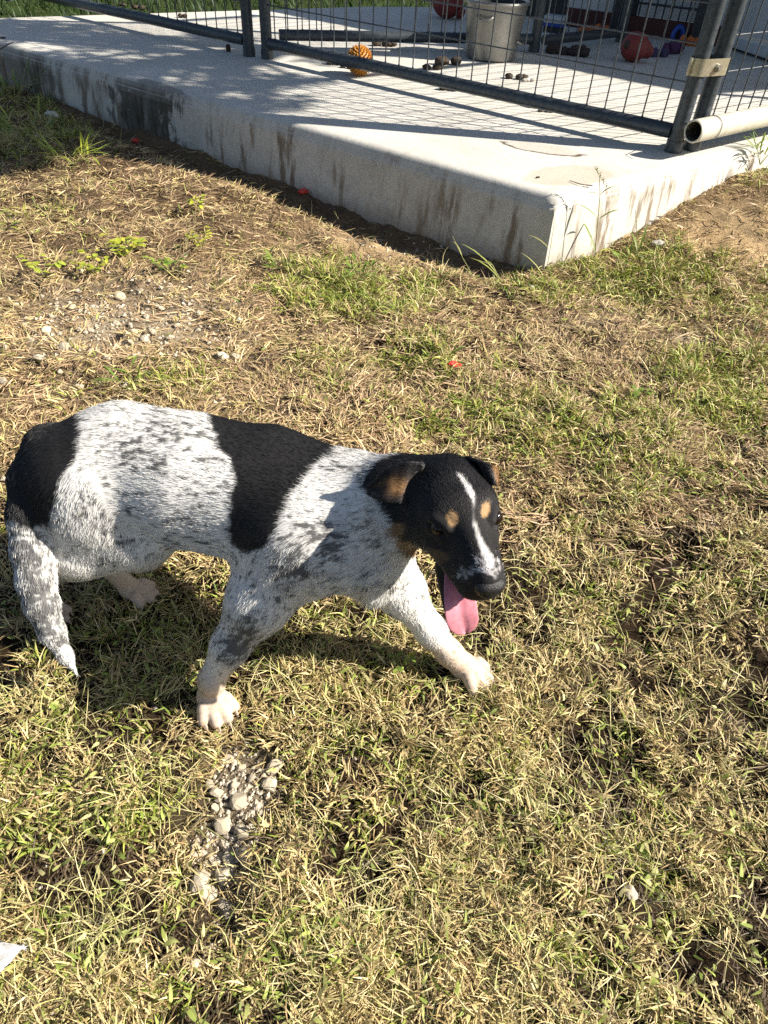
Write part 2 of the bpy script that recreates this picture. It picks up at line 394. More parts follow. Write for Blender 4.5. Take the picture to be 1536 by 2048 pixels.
# ------------------------------------------------------------------ concrete slab
def slab_mat():
    m, nt, b, _ = new_mat('slab_concrete')
    tc = nt.nodes.new('ShaderNodeTexCoord'); obj = tc.outputs['Object']
    geo = nt.nodes.new('ShaderNodeNewGeometry')
    def dot(v, vec):
        n = nt.nodes.new('ShaderNodeVectorMath'); n.operation = 'DOT_PRODUCT'; nt.links.new(vec, n.inputs[0]); n.inputs[1].default_value = v; return n.outputs['Value']
    sep = nt.nodes.new('ShaderNodeSeparateXYZ'); nt.links.new(obj, sep.inputs[0]); Z = sep.outputs['Z']
    side = mathn(nt, 'SUBTRACT', 1.0, mathn(nt, 'ABSOLUTE', dot((0, 0, 1), geo.outputs['True Normal'])), clamp=True)
    sL = mathn(nt, 'SUBTRACT', dot((DL[0], DL[1], 0), obj), float(CORNER @ DL))
    sR = mathn(nt, 'SUBTRACT', dot((DR[0], DR[1], 0), obj), float(CORNER @ DR))
    n1 = noise(nt, 3.0, 6, .65); n2 = noise(nt, 45, 5, .7); n3 = noise(nt, 260, 3, .7)
    base = ramp(nt, n1, [(.3, (.52, .50, .445)), (.55, (.63, .61, .56)), (.8, (.70, .685, .64))])
    base = mixc(nt, .25, base, ramp(nt, n2, [(.3, (.30, .27, .21)), (.6, (.64, .61, .54))]))
    mp = nt.nodes.new('ShaderNodeMapping'); nt.links.new(obj, mp.inputs[0]); mp.inputs['Scale'].default_value = (20, 20, 3.2)
    st = noise(nt, 1.0, 4, .7, mp.outputs[0]); mp2 = nt.nodes.new('ShaderNodeMapping'); nt.links.new(obj, mp2.inputs[0]); mp2.inputs['Scale'].default_value = (5, 5, 1.2)
    st2 = noise(nt, 1.0, 3, .6, mp2.outputs[0])
    def mr(x, a, b_, c=0., d=1.):
        n = nt.nodes.new('ShaderNodeMapRange'); n.interpolation_type = 'SMOOTHSTEP'
        nt.links.new(x, n.inputs[0]); n.inputs[1].default_value = a; n.inputs[2].default_value = b_; n.inputs[3].default_value = c; n.inputs[4].default_value = d; return n.outputs[0]
    # run-off streaks on the vertical faces
    streak = mathn(nt, 'MULTIPLY', mathn(nt, 'MULTIPLY', mr(st, .46, .63), mr(st2, .42, .58)), side)
    col = mixc(nt, mathn(nt, 'MULTIPLY', streak, .9), base, (.15, .10, .055))
    # dark damp run-off patches on the left face
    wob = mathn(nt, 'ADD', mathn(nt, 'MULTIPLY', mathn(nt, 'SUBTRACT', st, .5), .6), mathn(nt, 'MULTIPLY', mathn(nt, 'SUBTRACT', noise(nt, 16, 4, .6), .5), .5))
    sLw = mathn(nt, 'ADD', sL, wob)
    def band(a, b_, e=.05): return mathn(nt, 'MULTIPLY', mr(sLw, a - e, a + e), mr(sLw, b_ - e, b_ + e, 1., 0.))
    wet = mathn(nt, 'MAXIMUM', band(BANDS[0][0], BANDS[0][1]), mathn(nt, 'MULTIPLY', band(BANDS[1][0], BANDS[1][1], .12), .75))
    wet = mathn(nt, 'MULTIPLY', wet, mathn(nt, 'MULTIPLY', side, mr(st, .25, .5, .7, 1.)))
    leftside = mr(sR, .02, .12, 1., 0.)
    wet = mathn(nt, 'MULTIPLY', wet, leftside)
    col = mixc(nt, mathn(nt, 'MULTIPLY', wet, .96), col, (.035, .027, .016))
    # earth splash near the ground
    splash = mathn(nt, 'MULTIPLY', mr(mathn(nt, 'ADD', Z, mathn(nt, 'MULTIPLY', n2, .06)), .0, .11, 1., 0.), side)
    col = mixc(nt, mathn(nt, 'MULTIPLY', splash, .55), col, (.23, .17, .11))
    # grey weathering blotches on the faces
    col = mixc(nt, mathn(nt, 'MULTIPLY', mathn(nt, 'MULTIPLY', mr(noise(nt, 7, 6, .7), .5, .72), side), .5), col, (.33, .32, .30))
    # pits
    vor = nt.nodes.new('ShaderNodeTexVoronoi'); vor.inputs['Scale'].default_value = 42; nt.links.new(obj, vor.inputs['Vector'])
    pit = mathn(nt, 'MULTIPLY', mathn(nt, 'MULTIPLY', mr(vor.outputs['Distance'], .05, .13, 1., 0.), side), mr(n1, .4, .6))
    col = mixc(nt, mathn(nt, 'MULTIPLY', pit, .8), col, (.12, .09, .06))
    # a dried-up puddle's brown rim and tan blotches on top
    def ring(c, rx, ry, ang, wdt, amt, lo):
        px_ = mathn(nt, 'SUBTRACT', sep.outputs['X'], c[0]); py_ = mathn(nt, 'SUBTRACT', sep.outputs['Y'], c[1]); ca, sa = math.cos(ang), math.sin(ang)
        u = mathn(nt, 'DIVIDE', mathn(nt, 'ADD', mathn(nt, 'MULTIPLY', px_, ca), mathn(nt, 'MULTIPLY', py_, sa)), rx)
        v = mathn(nt, 'DIVIDE', mathn(nt, 'SUBTRACT', mathn(nt, 'MULTIPLY', py_, ca), mathn(nt, 'MULTIPLY', px_, sa)), ry)
        d = mathn(nt, 'SQRT', mathn(nt, 'ADD', mathn(nt, 'MULTIPLY', u, u), mathn(nt, 'MULTIPLY', v, v)))
        d = mathn(nt, 'ADD', d, mathn(nt, 'MULTIPLY', mathn(nt, 'SUBTRACT', noise(nt, 14, 4, .6), .5), .55))
        rim = mr(mathn(nt, 'ABSOLUTE', mathn(nt, 'SUBTRACT', d, 1.)), .0, wdt, 1., 0.)
        half = mr(v, lo, lo + .5, 1., 0.)
        ins = mr(d, .8, 1., 1., 0.)
        return mathn(nt, 'MULTIPLY', mathn(nt, 'MULTIPLY', rim, half), amt), ins
    rc = at(1085, 296, SZ); rim, ins = ring(rc, .17, .075, -.35, .17, 1.0, -.2)
    top = mathn(nt, 'SUBTRACT', 1., side, clamp=True)
    col = mixc(nt, mathn(nt, 'MULTIPLY', mathn(nt, 'MULTIPLY', ins, top), .35), col, (.36, .31, .23))
    col = mixc(nt, mathn(nt, 'MULTIPLY', rim, top), col, (.09, .06, .035))
    tc_ = at(1140, 350, SZ); rim2, ins2 = ring(tc_, .22, .12, .5, .2, .0, 2.)
    col = mixc(nt, mathn(nt, 'MULTIPLY', mathn(nt, 'MULTIPLY', ins2, top), .38), col, (.40, .31, .19))
    # damp dark trickle on the top leading to the dark patch
    w1 = at(330, 178, SZ); rimw, insw = ring(w1, .30, .06, 2.35, .3, 0., 2.)
    col = mixc(nt, mathn(nt, 'MULTIPLY', mathn(nt, 'MULTIPLY', insw, top), .55), col, (.10, .09, .075))
    # fine speckle, broom marks
    mpb = nt.nodes.new('ShaderNodeMapping'); nt.links.new(obj, mpb.inputs[0]); mpb.inputs['Rotation'].default_value = (0, 0, .62); mpb.inputs['Scale'].default_value = (4, 240, 1)
    broom = noise(nt, 1.0, 3, .5, mpb.outputs[0])
    nt.links.new(col, b.inputs['Base Color']); b.inputs['Roughness'].default_value = .85; b.inputs['Specular IOR Level'].default_value = .25
    h = mathn(nt, 'ADD', mathn(nt, 'MULTIPLY', n2, .5), mathn(nt, 'ADD', mathn(nt, 'MULTIPLY', n3, .3), mathn(nt, 'MULTIPLY', broom, .25)))
    h = mathn(nt, 'SUBTRACT', h, mathn(nt, 'MULTIPLY', pit, .8))
    bump(nt, b, h, .45, .006)
    return m

def s_at(px, py): return float((at(px, py, .12)[:2] - CORNER) @ DL)
BANDS = [(s_at(375, 240), s_at(248, 210)), (s_at(155, 170), s_at(50, 130))]

def build_slab():
    import bmesh
    n = len(POLY); segs = []
    # profile from outside bottom up to the top: (outward offset, z); a lightly battered face, tooled round edge
    prof = [(.030, -.3), (.022, 0.0), (.006, SZ - .062), (.001, SZ - .040), (-.003, SZ - .036), (-.006, SZ - .026), (-.015, SZ - .010), (-.030, SZ - .002), (-.055, SZ)]
    bm = bmesh.new(); rows = []
    pts = []
    for i in range(n):
        a, b_ = POLY[i], POLY[(i + 1) % n]; L = np.linalg.norm(b_ - a); k = max(2, int(L / .05)) if i in (0, n - 1) else 12
        for t in np.arange(k) / k: pts.append((a + (b_ - a) * t, i, t))
    def normal_at(i, t):
        a, b_ = POLY[i], POLY[(i + 1) % n]; d = (b_ - a) / np.linalg.norm(b_ - a); no = np.array([d[1], -d[0]])
        if t == 0:
            a0 = POLY[i - 1]; d0 = (a - a0) / np.linalg.norm(a - a0); n0 = np.array([d0[1], -d0[0]]); bis = no + n0; bis /= np.linalg.norm(bis)
            return bis / max(.4, bis @ no)
        return no
    for off, z in prof:
        row = []
        for p, i, t in pts:
            no = normal_at(i, t); jit = .0045 * (vnoise(np.array([[p[0] * 5, p[1] * 5, z * 6]]), 4)[0] - .5) + .003 * (vnoise(np.array([[p[0] * 30, p[1] * 30, z * 30]]), 8)[0] - .5)
            if off == -.055: jit = 0
            q = p + no * (off + jit); row.append(bm.verts.new((q[0], q[1], z)))
        rows.append(row)
    m_ = len(pts)
    for r in range(len(prof) - 1):
        for k in range(m_): bm.faces.new((rows[r][k], rows[r][(k + 1) % m_], rows[r + 1][(k + 1) % m_], rows[r + 1][k]))
    bm.faces.new(rows[-1])
    for f in bm.faces: f.smooth = True
    for k in range(m_):
        if pts[k][2] == 0:
            for r in range(len(prof) - 1):
                e = bm.edges.get((rows[r][k], rows[r + 1][k]))
                if e and r < 3: e.smooth = False
    bmesh.ops.recalc_face_normals(bm, faces=bm.faces)
    me = bpy.data.meshes.new('concrete_slab'); bm.to_mesh(me); bm.free(); me.materials.append(slab_mat())
    tag(link('concrete_slab', me), 'raised pale concrete slab with stained sides under the wire pen', 'concrete slab', kind='structure')
build_slab()


# ------------------------------------------------------------------ wire pen
def cyl_mesh(name, r, mat, n=6):
    V = [(r * math.cos(2 * math.pi * k / n), r * math.sin(2 * math.pi * k / n), z) for z in (0, 1) for k in range(n)]
    me = np_mesh(name, V, [(k, (k + 1) % n, n + (k + 1) % n, n + k) for k in range(n)], mat)
    return me
WIRE = cyl_mesh('wire', .0033, M['wire'])
def wire(parent, a, b, mesh=None, name='wire'):
    a = np.array(a, float); b = np.array(b, float); d = b - a
    o = bpy.data.objects.new(name, mesh or WIRE); COL.objects.link(o); o.parent = parent
    o.location = (a - parent_loc(parent)).tolist(); o.rotation_euler = Vector(d.tolist()).to_track_quat('Z', 'Y').to_euler(); o.scale = (1, 1, float(np.linalg.norm(d)))
    return o

TR = .032
def panel(label, A, B, zb, top=1.85, rail_z=.075, step=.0875, hz=(.256, .131), lean=(0, 0), posts=(True, True), wires_to=None, foot=.04):
    A = np.array([A[0], A[1], zb]); B = np.array([B[0], B[1], zb]); d = (B - A); L = np.linalg.norm(d); d /= L
    t = empty('fence_panel', A, label, 'fence panel', 'wire panels of the pen')
    up = np.array([lean[0], lean[1], 1.0])
    for P, on in zip((A, B), posts):
        if on:
            mb = MB(); mb.tube([P, P + up * top], TR, 16); mb.tube([P + up * .001, P + up * .045], TR + .004, 16); po = mb.build('post', M['tube'], t)
    e = TR * .9
    MB().tube([A + d * e + up * rail_z, B - d * e + up * rail_z], TR * .92, 14).build('rail', M['tube'], t)
    MB().tube([A + d * e + up * (top - .04), B - d * e + up * (top - .04)], TR * .92, 14).build('rail', M['tube'], t)
    nrm = np.array([-d[1], d[0], 0])
    nw = int(round((L - .08) / step)); xs = .04 + step * .5 + step * np.arange(nw)
    wz = MB()
    for x in xs:
        if x > L - .03 or (wires_to and x > wires_to): continue
        p = A + d * x + nrm * .0
        wire(t, p + up * (rail_z + TR * .6), p + up * (top - .06))
        q = p + up * (rail_z + TR * .9)
        wz.blob(q, (.006, .006, .007), 1, 0, 6, 4)
    wz.build('weld_beads', M['tube'], t, kind='stuff')
    z = hz[0]
    while z < top - .1:
        wire(t, A + d * .02 + nrm * .004 + up * z, B - d * .02 + nrm * .004 + up * z); z += hz[1]
    return t

PA = at(1345, 303, SZ); PB = at(1382, 299, SZ); PL = at(535, 117, SZ); PL2 = at(499, 112, SZ)
fdir = (PL - PA) / np.linalg.norm(PL - PA)
rdir = np.array([.79, .613, 0]); rdir /= np.linalg.norm(rdir)
front = panel('dark wire fence panel facing the grass, ending at the brass clamp', PA, PL, SZ)
panel('dark wire fence panel beyond the narrow gap, cut off at the top edge', PL2, PL2 + fdir * 2.5, SZ)
panel('dark wire fence panel behind the white plastic pipe at right', PB, PB + rdir * 2.6, SZ, hz=(.285, .128))
PP1 = at(556, 100, SZ); PP1 = at(550, 97, SZ); PP2 = at(1067, 104, SZ)
panel('low inner wire fence panel behind the spiky ball and bin', PP1, PP2, SZ, rail_z=.07, posts=(False, True), hz=(.30, .131))
PP3 = at(1240, 84, SZ)
panel('shaded inner wire fence panel between the two dark posts', PP2 + (PP3 - PP2) * .06, PP3, SZ, rail_z=.06, posts=(False, True), hz=(.30, .131))
# clamp tying the two corner tubes
def clamp():
    zc = SZ + .315
    c = (PA + PB) / 2 + np.array([0, 0, zc - SZ]); ax = (PB - PA); w = np.linalg.norm(ax); ax /= w; nr = np.array([ax[1], -ax[0], 0])
    t = empty('tube_clamp', c, 'brass coloured clamp band bolted round the two corner tubes', 'clamp')
    hz = .03; R = TR + .004; out = []
    for k in range(13):
        a = math.pi / 2 + math.pi * k / 12; out.append(-ax * w / 2 + R * (math.cos(a) * ax + math.sin(a) * nr))
    for k in range(13):
        a = -math.pi / 2 + math.pi * k / 12; out.append(ax * w / 2 + R * (math.cos(a) * ax + math.sin(a) * nr))
    n = len(out); mb = MB(); V = []
    for s, zz in ((1, -hz), (1, hz), (1.0, hz), (1.0, -hz)): pass
    for ring in range(4):
        for p in out:
            q = p / np.linalg.norm(p); o = 0 if ring in (0, 3) else .003
            zz = -hz if ring in (0, 1) else hz
            V.append(c + p + q * (o + .0) + np.array([0, 0, zz]))
    Fs = [(r * n + k, r * n + (k + 1) % n, ((r + 1) % 4) * n + (k + 1) % n, ((r + 1) % 4) * n + k) for r in range(4) for k in range(n)]
    mb.add(V, Fs); mb.build('band', M['brass'], t, angle=35)
    MB().box(c - ax * (w / 2 + R + .008) + nr * .004, ax * .009, nr * .004, np.array([0, 0, hz * .98])).build('flange', M['brass'], t, bevel=.0015)
    bc = c + nr * (R + .003) + ax * .014 + np.array([0, 0, -.002])
    MB().tube([bc, bc + nr * .006], .014, 18).build('washer', M['bolt'], t)
    hx = MB().tube([bc + nr * .006, bc + nr * .014], .010, 6); hx.build('bolt', M['bolt'], t, angle=20)
clamp()

def pipe():
    z = SZ + .108; a = at(1386, 263, z); b_ = at(1536, 231, z); d = b_ - a; d[2] = 0; d /= np.linalg.norm(d)
    R = .043; t = empty('plastic_pipe', a, 'weathered white plastic pipe lying open-ended against the corner posts', 'pipe')
    side = np.array([-d[1], d[0], 0])
    def rings(prof):
        V = []; n = 28
        for s, r in prof:
            for k in range(n):
                an = 2 * math.pi * k / n; V.append(a + d * s + r * (math.cos(an) * side + math.sin(an) * np.array([0, 0, 1])))
        return V, [(i * n + k, i * n + (k + 1) % n, (i + 1) * n + (k + 1) % n, (i + 1) * n + k) for i in range(len(prof) - 1) for k in range(n)]
    MB().add(*rings([(.006, R), (1.2, R), (2.4, R)])).build('body', M['pvc'], t)
    MB().add(*rings([(.006, R + .0005), (0, R - .002), (0, R - .006), (.003, R - .0075)])).build('rim', M['pvc'], t, angle=60)
    MB().add(*rings([(.003, R - .0075), (.3, R - .008), (2.4, R - .008)])).build('bore', M['pvc_in'], t)
    w = MB(); pts = []
    for k in range(30):
        an = -1.2 + 2 * math.pi * k / 24; pts.append(a + d * (.13 + .004 * math.sin(k)) + (R + .003) * (math.cos(an) * side + math.sin(an) * np.array([0, 0, 1])))
    w.tube(pts, .0016, 5)
    q = pts[2]; w.tube([q, q + [.01, -.012, .004], q + [.018, -.006, .012], q + [.008, .0, .016], q + [-.008, -.014, .006], q + [.002, -.018, -.004]], .0015, 5)
    w.tube([a + d * .13 + side * (R + .003), a + d * .05 + side * (R + .02) + [0, 0, .02], a - d * .03 + side * .03 + [0, 0, .03], a - d * .055 - side * .01 + [0, 0, .02]], .0016, 5)
    w.build('tie_wire', M['wire'], t)
pipe()

# ------------------------------------------------------------------ kennel and shed behind
K0 = at(1098, 47, SZ); K1 = at(1405, 88, SZ); kd = (K1 - K0); KL = np.linalg.norm(kd); kd /= KL; kn = np.array([kd[1], -kd[0], 0])
if kn @ (EYE - K0) < 0: kn = -kn
def frac(px, y=60): # distance along the kennel front seen at pixel column px
    lo, hi = -.3, KL + .6
    for _ in range(40):
        mid = (lo + hi) / 2; q = proj((K0 + kd * mid)[None])[0][0]
        if q < px: lo = mid
        else: hi = mid
    return lo
def kennel():
    t = empty('dog_kennel', K0, 'white panelled kennel front with oxide red base board and dark posts', 'kennel')
    Z = np.array([0, 0, 1.0])
    def slab(name, s0, s1, z0, z1, mat, th=.02, out=0.0, bev=.003):
        c = K0 + kd * (s0 + s1) / 2 + Z * (z0 + z1) / 2 + kn * out
        return MB().box(c, kd * (s1 - s0) / 2, kn * th, Z * (z1 - z0) / 2).build(name, mat, t, smooth=False, bevel=bev)
    e = [frac(1128), frac(1216), frac(1262), frac(1388), frac(1440)]
    slab('base_board', e[0], e[4], .0, .115, M['oxide'], .022, .0)
    slab('wall_panel', e[0] + .0, e[1], .118, 1.4, M['panel_white'], .012)
    slab('wall_panel', e[2], e[4], .118, 1.4, M['panel_white'], .012, -.03)
    for s in (e[1] + .05, e[3]):
        MB().box(K0 + kd * s + Z * .7 + kn * .06, kd * .028, kn * .028, Z * .70).build('post', M['dark_post'], t, smooth=False, bevel=.004)
    g = MB().tube([K0 + kd * (e[2]) + Z * .2 + kn * .05, K0 + kd * e[3] + Z * .2 + kn * .05], .007, 8).build('cross_bar', M['dark_post'], t)
    for x in np.arange(e[2] + .03, e[3], .058):
        wire(t, K0 + kd * x + Z * .12 + kn * .05, K0 + kd * x + Z * 1.3 + kn * .05, BAR, 'bar')
    slab('interior_shade_sheet', e[0] - .42, e[0] - .02, .0, 1.4, M['dark_post'], .012, -.25)  # dark sheets stand in for the shaded kennel interior
    slab('interior_shade_sheet', e[1], e[2], .0, 1.4, M['dark_post'], .012, -.04)
BAR = cyl_mesh('bar', .0055, M['dark_post'], 7)
kennel()
def shed():
    a = at(1426, 84, SZ); b_ = at(1536, 121, SZ); d = (b_ - a); L = np.linalg.norm(d); d /= L; n = np.array([d[1], -d[0], 0])
    if n @ (EYE - a) < 0: n = -n
    t = empty('shed_wall', a, 'pale grey sheet wall with a low ledge behind the right fence', 'shed')
    Z = np.array([0, 0, 1.0]); L2 = L + .35
    for k in range(3):
        w = L2 / 3; MB().box(a + d * (w * (k + .5)) + Z * .85 - n * .02, d * (w / 2 - .002), n * .015, Z * .75).build('wall_sheet', M['panel_white'], t, smooth=False, bevel=.003)
    MB().box(a + d * L2 / 2 + Z * .045 + n * .015, d * L2 / 2, n * .04, Z * .028).build('ledge', M['panel_white'], t, smooth=False, bevel=.006)
    MB().box(a + d * L2 / 2 + Z * .008 - n * .01, d * L2 / 2, n * .02, Z * .008).build('sole_plate', M['dark_post'], t, smooth=False)
shed()

def roof():
    # shade edge seen on the slab: corner at (1400,190), edges towards (600,35) and beyond the right border
    h = 2.35; k = (h - SZ) / math.tan(SUN_EL); off = np.array([math.cos(SUN_AZ), math.sin(SUN_AZ)]) * k
    c = at(1400, 190, SZ)[:2] + off; e1 = at(1060, 124, SZ)[:2] + off; e2 = c + (at(1536, 180, SZ)[:2] - at(1400, 190, SZ)[:2]) * 4
    d1 = (e1 - c) / np.linalg.norm(e1 - c); d2 = (e2 - c) / np.linalg.norm(e2 - c)
    t = empty('kennel_roof', (c[0], c[1], 0), 'corrugated sheet roof on steel posts over the kennel end of the pen', 'roof')
    mb = MB(); V = []; Fs = []; n1, n2 = 60, 2; w1, w2 = 4.6, 4.0
    for i in range(n1 + 1):
        for j in range(n2 + 1):
            p = c + d1 * w1 * i / n1 + d2 * w2 * j / n2 ; V.append((p[0], p[1], h + .01 * math.sin(i * 1.6)))
    for i in range(n1):
        for j in range(n2): a0 = i * (n2 + 1) + j; Fs.append((a0, a0 + 1, a0 + n2 + 2, a0 + n2 + 1))
    mb.add(V, Fs).build('sheet', M['roof'], t)
    for u, v in ((.05, .05), (.05, w2 - .1)):
        p = c + d1 * u + d2 * v; MB().tube([(p[0], p[1], 0), (p[0], p[1], h)], .03, 8).build('post', M['dark_post'], t)
ROOF = roof

# ------------------------------------------------------------------ things in and round the pen
def bin_():
    b0 = at(980, 116, SZ); z = .2
    while proj((b0 + [0, .12, z])[None])[1][0] > -3 and z < .7: z += .01
    H = z
    t = empty('metal_bin', b0, 'dull galvanised metal bin standing behind the wire fence', 'bin')
    r0_, r1_ = .152, .152 + .05 * H / .42
    wob = lambda a, zz: .0022 * math.sin(a * 14) if .05 < zz < H - .06 else 0
    prof = [(0, .004), (r0_ * .9, .002), (r0_, .008), (r0_ * 1.012, .03), (r0_ + (r1_ - r0_) * .15, .06)] + [(r0_ + (r1_ - r0_) * s, H * s) for s in np.linspace(.2, .95, 10)] + [(r1_, H)]
    MB().lathe(b0, prof, 84, wob=wob).build('body', M['tin'], t)
    rim = [(r1_ - .002, H - .008), (r1_ + .009, H - .008), (r1_ + .012, H), (r1_ + .009, H + .008), (r1_ - .002, H + .008), (r1_ - .012, H)]
    MB().lathe(b0, rim + rim[:1], 48).build('rim', M['tin'], t)
    MB().lathe(b0, [(r1_ - .006, H), (r0_ - .006, .02), (0, .02)], 40).build('lining', M['dark_post'], t)
    for px, zz in ((1026, .11), (955, H - .06)):
        q = at(px, 0, SZ + zz); dirv = q[:2] - b0[:2]; an = math.atan2(.0 - .35, 1.0) if px > 1000 else math.atan2(-1, -.45)
        rr = r0_ + (r1_ - r0_) * zz / H; p = b0 + np.array([rr * math.cos(an), rr * math.sin(an), zz]); o = np.array([math.cos(an), math.sin(an), 0]); tt = np.array([-o[1], o[0], 0])
        pts = [p + tt * .045 * math.cos(s) + o * (.028 * math.sin(s)) + np.array([0, 0, -.018 * math.sin(s)]) for s in np.linspace(0, math.pi, 13)]
        MB().tube(pts, .007, 8).build('handle', M['tin'], t)
bin_()

def spiky_ball():
    p = at(719, 151, SZ); R = .062; c = p + [0, 0, R + .008]
    t = empty('spiky_ball', p, 'orange rubber ball covered in short spikes behind the fence rail', 'ball')
    MB().blob(c, (R, R, R), 0, 0, 28, 18).build('body', M['orange_rubber'], t)
    mb = MB(); n = 230
    for i in range(n):
        z = 1 - 2 * (i + .5) / n; a = i * 2.39996; r = math.sqrt(1 - z * z); d = np.array([r * math.cos(a), r * math.sin(a), z])
        mb.tube([c + d * R * .97, c + d * (R + .006), c + d * (R + .013)], [.0058, .0042, .0012], 6)
    mb.build('spikes', M['orange_rubber'], t, kind='stuff')
spiky_ball()

def lump(px, py, L, Wd, Hh, ang, seed, label, name='dung', cat='dropping', mat='dung', z=SZ, segs=3, group=None, bend=.3):
    p = at(px, py, z); t = MB(); 
    for k in range(segs):
        u = (k - (segs - 1) / 2) / max(segs, 1); an = ang + bend * math.sin(seed + k * 1.7)
        c = p + np.array([math.cos(ang) * u * L + .3 * Wd * math.sin(seed * 3 + k * 2), math.sin(ang) * u * L + .2 * Wd * math.cos(seed + k), Hh * .42])
        t.blob(c, (L / segs * .72, Wd * .5, Hh * .5), seed + k, .3, 12, 8, 2.5, an)
    o = t.build(name, M[mat]); tag(o, label, cat, group)
    return o
lump(666, 129, .075, .045, .03, .3, 1, 'dark dog dropping lying just left of the orange spiky ball')
lump(692, 137, .05, .028, .018, -.4, 6, 'small dark scrap tucked under the fence rail beside the spiky ball', 'scrap', 'scrap', segs=2)
lump(770, 92, .15, .05, .035, .15, 2, 'dark dog dropping against the low inner rail left of the bin')
lump(893, 129, .14, .06, .045, .1, 3, 'chunky brown dog dropping in front of the bin')
lump(868, 139, .11, .05, .03, .2, 4, 'crumbling grey brown dropping beside the chunky one before the bin')
lump(896, 181, .10, .055, .03, -.15, 5, 'dark dog dropping on the slab just under the front rail')
lump(934, 185, .09, .025, .012, -.3, 7, 'thin dark scrap under the front rail near the droppings', 'scrap', 'scrap', segs=3)
lump(1034, 158, .10, .05, .03, .0, 8, 'brown scrap with a pale shred beside it inside the pen', 'scrap', 'scrap')
lump(1056, 163, .06, .03, .016, .5, 18, 'pale torn shred beside the brown scrap inside the pen', 'scrap', 'scrap', 'pale_scrap', segs=3)
lump(1060, 214, .10, .03, .012, -.5, 9, 'thin brown scrap half hidden under the front rail', 'scrap', 'scrap')
lump(1092, 224, .06, .03, .010, -.3, 10, 'small flat brown scrap right of the thin one under the rail', 'scrap', 'scrap')
lump(456, 103, .04, .03, .04, 1.2, 11, 'dark upright scrap standing left of the gap posts', 'scrap', 'scrap', segs=2)
lump(278, 19, .07, .035, .03, .1, 12, 'larger dark dropping on the far slab behind the left fence', segs=2)
lump(243, 12, .06, .03, .02, .1, 13, 'smaller dark dropping on the far slab behind the left fence', segs=2)
lump(367, 36, .05, .03, .03, .1, 14, 'dark dropping seen just above the left fence rail', segs=2)
lump(6, 77, .03, .012, .010, .1, 15, 'tiny dark crumb on the slab near the left picture edge', 'crumb', 'crumb', segs=2)
lump(1076, 356, .013, .008, .007, .5, 16, 'black fly resting on the sunlit slab near its corner', 'fly', 'insect', segs=2)

def twig():
    mb = MB(); mb.tube([at(1139, 361, SZ + .004), at(1160, 368, SZ + .006), at(1178, 371, SZ + .006)], [.0012, .0018, .0012], 5); mb.tube([at(1172, 370, SZ + .005), at(1185, 371, SZ + .005)], [.004, .003], 6, flat=.6)
    tag(mb.build('twig', M['bark']), 'thin dark twig on the slab near the sunlit edge', 'twig')
    mb = MB(); mb.tube([at(0, 99, SZ + .01), at(14, 90, SZ + .04), at(26, 85, SZ + .05)], [.003, .003, .002], 5)
    tag(mb.build('twig', M['bark']), 'dark twig reaching over the slab edge at the far left', 'twig')
twig()

def red_ball():
    p = at(1262, 124, SZ); R = .085; c = p + [0, 0, R * .96]
    t = empty('rubber_ball', p, 'faded red rubber ball with a stub handle in the shade', 'ball')
    MB().blob(c, (R, R, R * .96), 2, .06, 26, 16, 1.5).build('body', M['red_rubber'], t)
    MB().tube([c + [.05, .01, -.005], c + [.085, .015, -.02], c + [.115, .02, -.035]], [.055, .045, .03], 14).build('handle', M['red_rubber'], t)
    MB().blob(c + np.array([-.062, -.045, .015]), (.018, .022, .026), 1, .1, 10, 7).build('hole', M['dark_cloth'], t)
red_ball()
p = at(893, 36, SZ); t = empty('rubber_ball', p, 'dull red rubber ball far back on the slab left of the bin', 'ball')
MB().blob(p + [0, 0, .11], (.12, .12, .112), 3, .04, 24, 14, 1.2).build('body', M['red_rubber'], t); MB().tube([p + [.09, -.03, .05], p + [.13, -.04, .03]], [.05, .03], 10).build('handle', M['red_rubber'], t)

def cloth(name, label, cat, px, py, L, Wd, H, mat, seed, ang=0.0, segs=5):
    p = at(px, py, SZ); mb = MB(); r = random.Random(seed)
    for k in range(segs):
        u = (k - (segs - 1) / 2) / segs; c = p + np.array([math.cos(ang) * u * L, math.sin(ang) * u * L, 0]) + np.array([r.uniform(-.02, .02), r.uniform(-.02, .02), H * r.uniform(.3, .5)])
        mb.blob(c, (L / segs * r.uniform(.7, 1.0), Wd * r.uniform(.35, .55), H * r.uniform(.35, .6)), seed + k, .5, 16, 10, 2.2, ang + r.uniform(-.5, .5))
    return tag(mb.build(name, M[mat]), label, cat)
cloth('cloth_rag', 'torn orange cloth lying by the kennel base board', 'cloth', 1188, 69, .20, .09, .06, 'orange_cloth', 3, .15)
cloth('cloth_rag', 'dark crumpled rag lying in shade right of the bin', 'rag', 1132, 110, .24, .07, .055, 'dark_cloth', 5, -.1, 6)
cloth('rope_toy', 'crumpled purple and maroon cloth toy beside the red ball', 'dog toy', 1346, 107, .15, .10, .075, 'purple_cloth', 7, .2)
cloth('rope_toy', 'small slate blue knotted toy touching the red ball handle', 'dog toy', 1316, 113, .11, .07, .05, 'slate_cloth', 9, .5, 4)
cloth('cloth_rag', 'orange strip of cloth lying over the purple toy by the corner tubes', 'cloth', 1378, 92, .13, .05, .07, 'orange_cloth', 12, -.3, 4)
def blue_toy():
    p = at(1352, 84, SZ); mb = MB(); ax = np.array([1, 0, 0.])
    pts = [p + np.array([.034 * math.cos(a), .0, .03 + .062 * math.sin(a)]) for a in np.linspace(-.3, math.pi + .3, 15)]
    mb.tube(pts, .022, 12, flat=.8); tag(mb.build('plastic_toy', M['blue_plastic']), 'bright blue arched plastic toy behind the purple cloth', 'dog toy')
blue_toy()
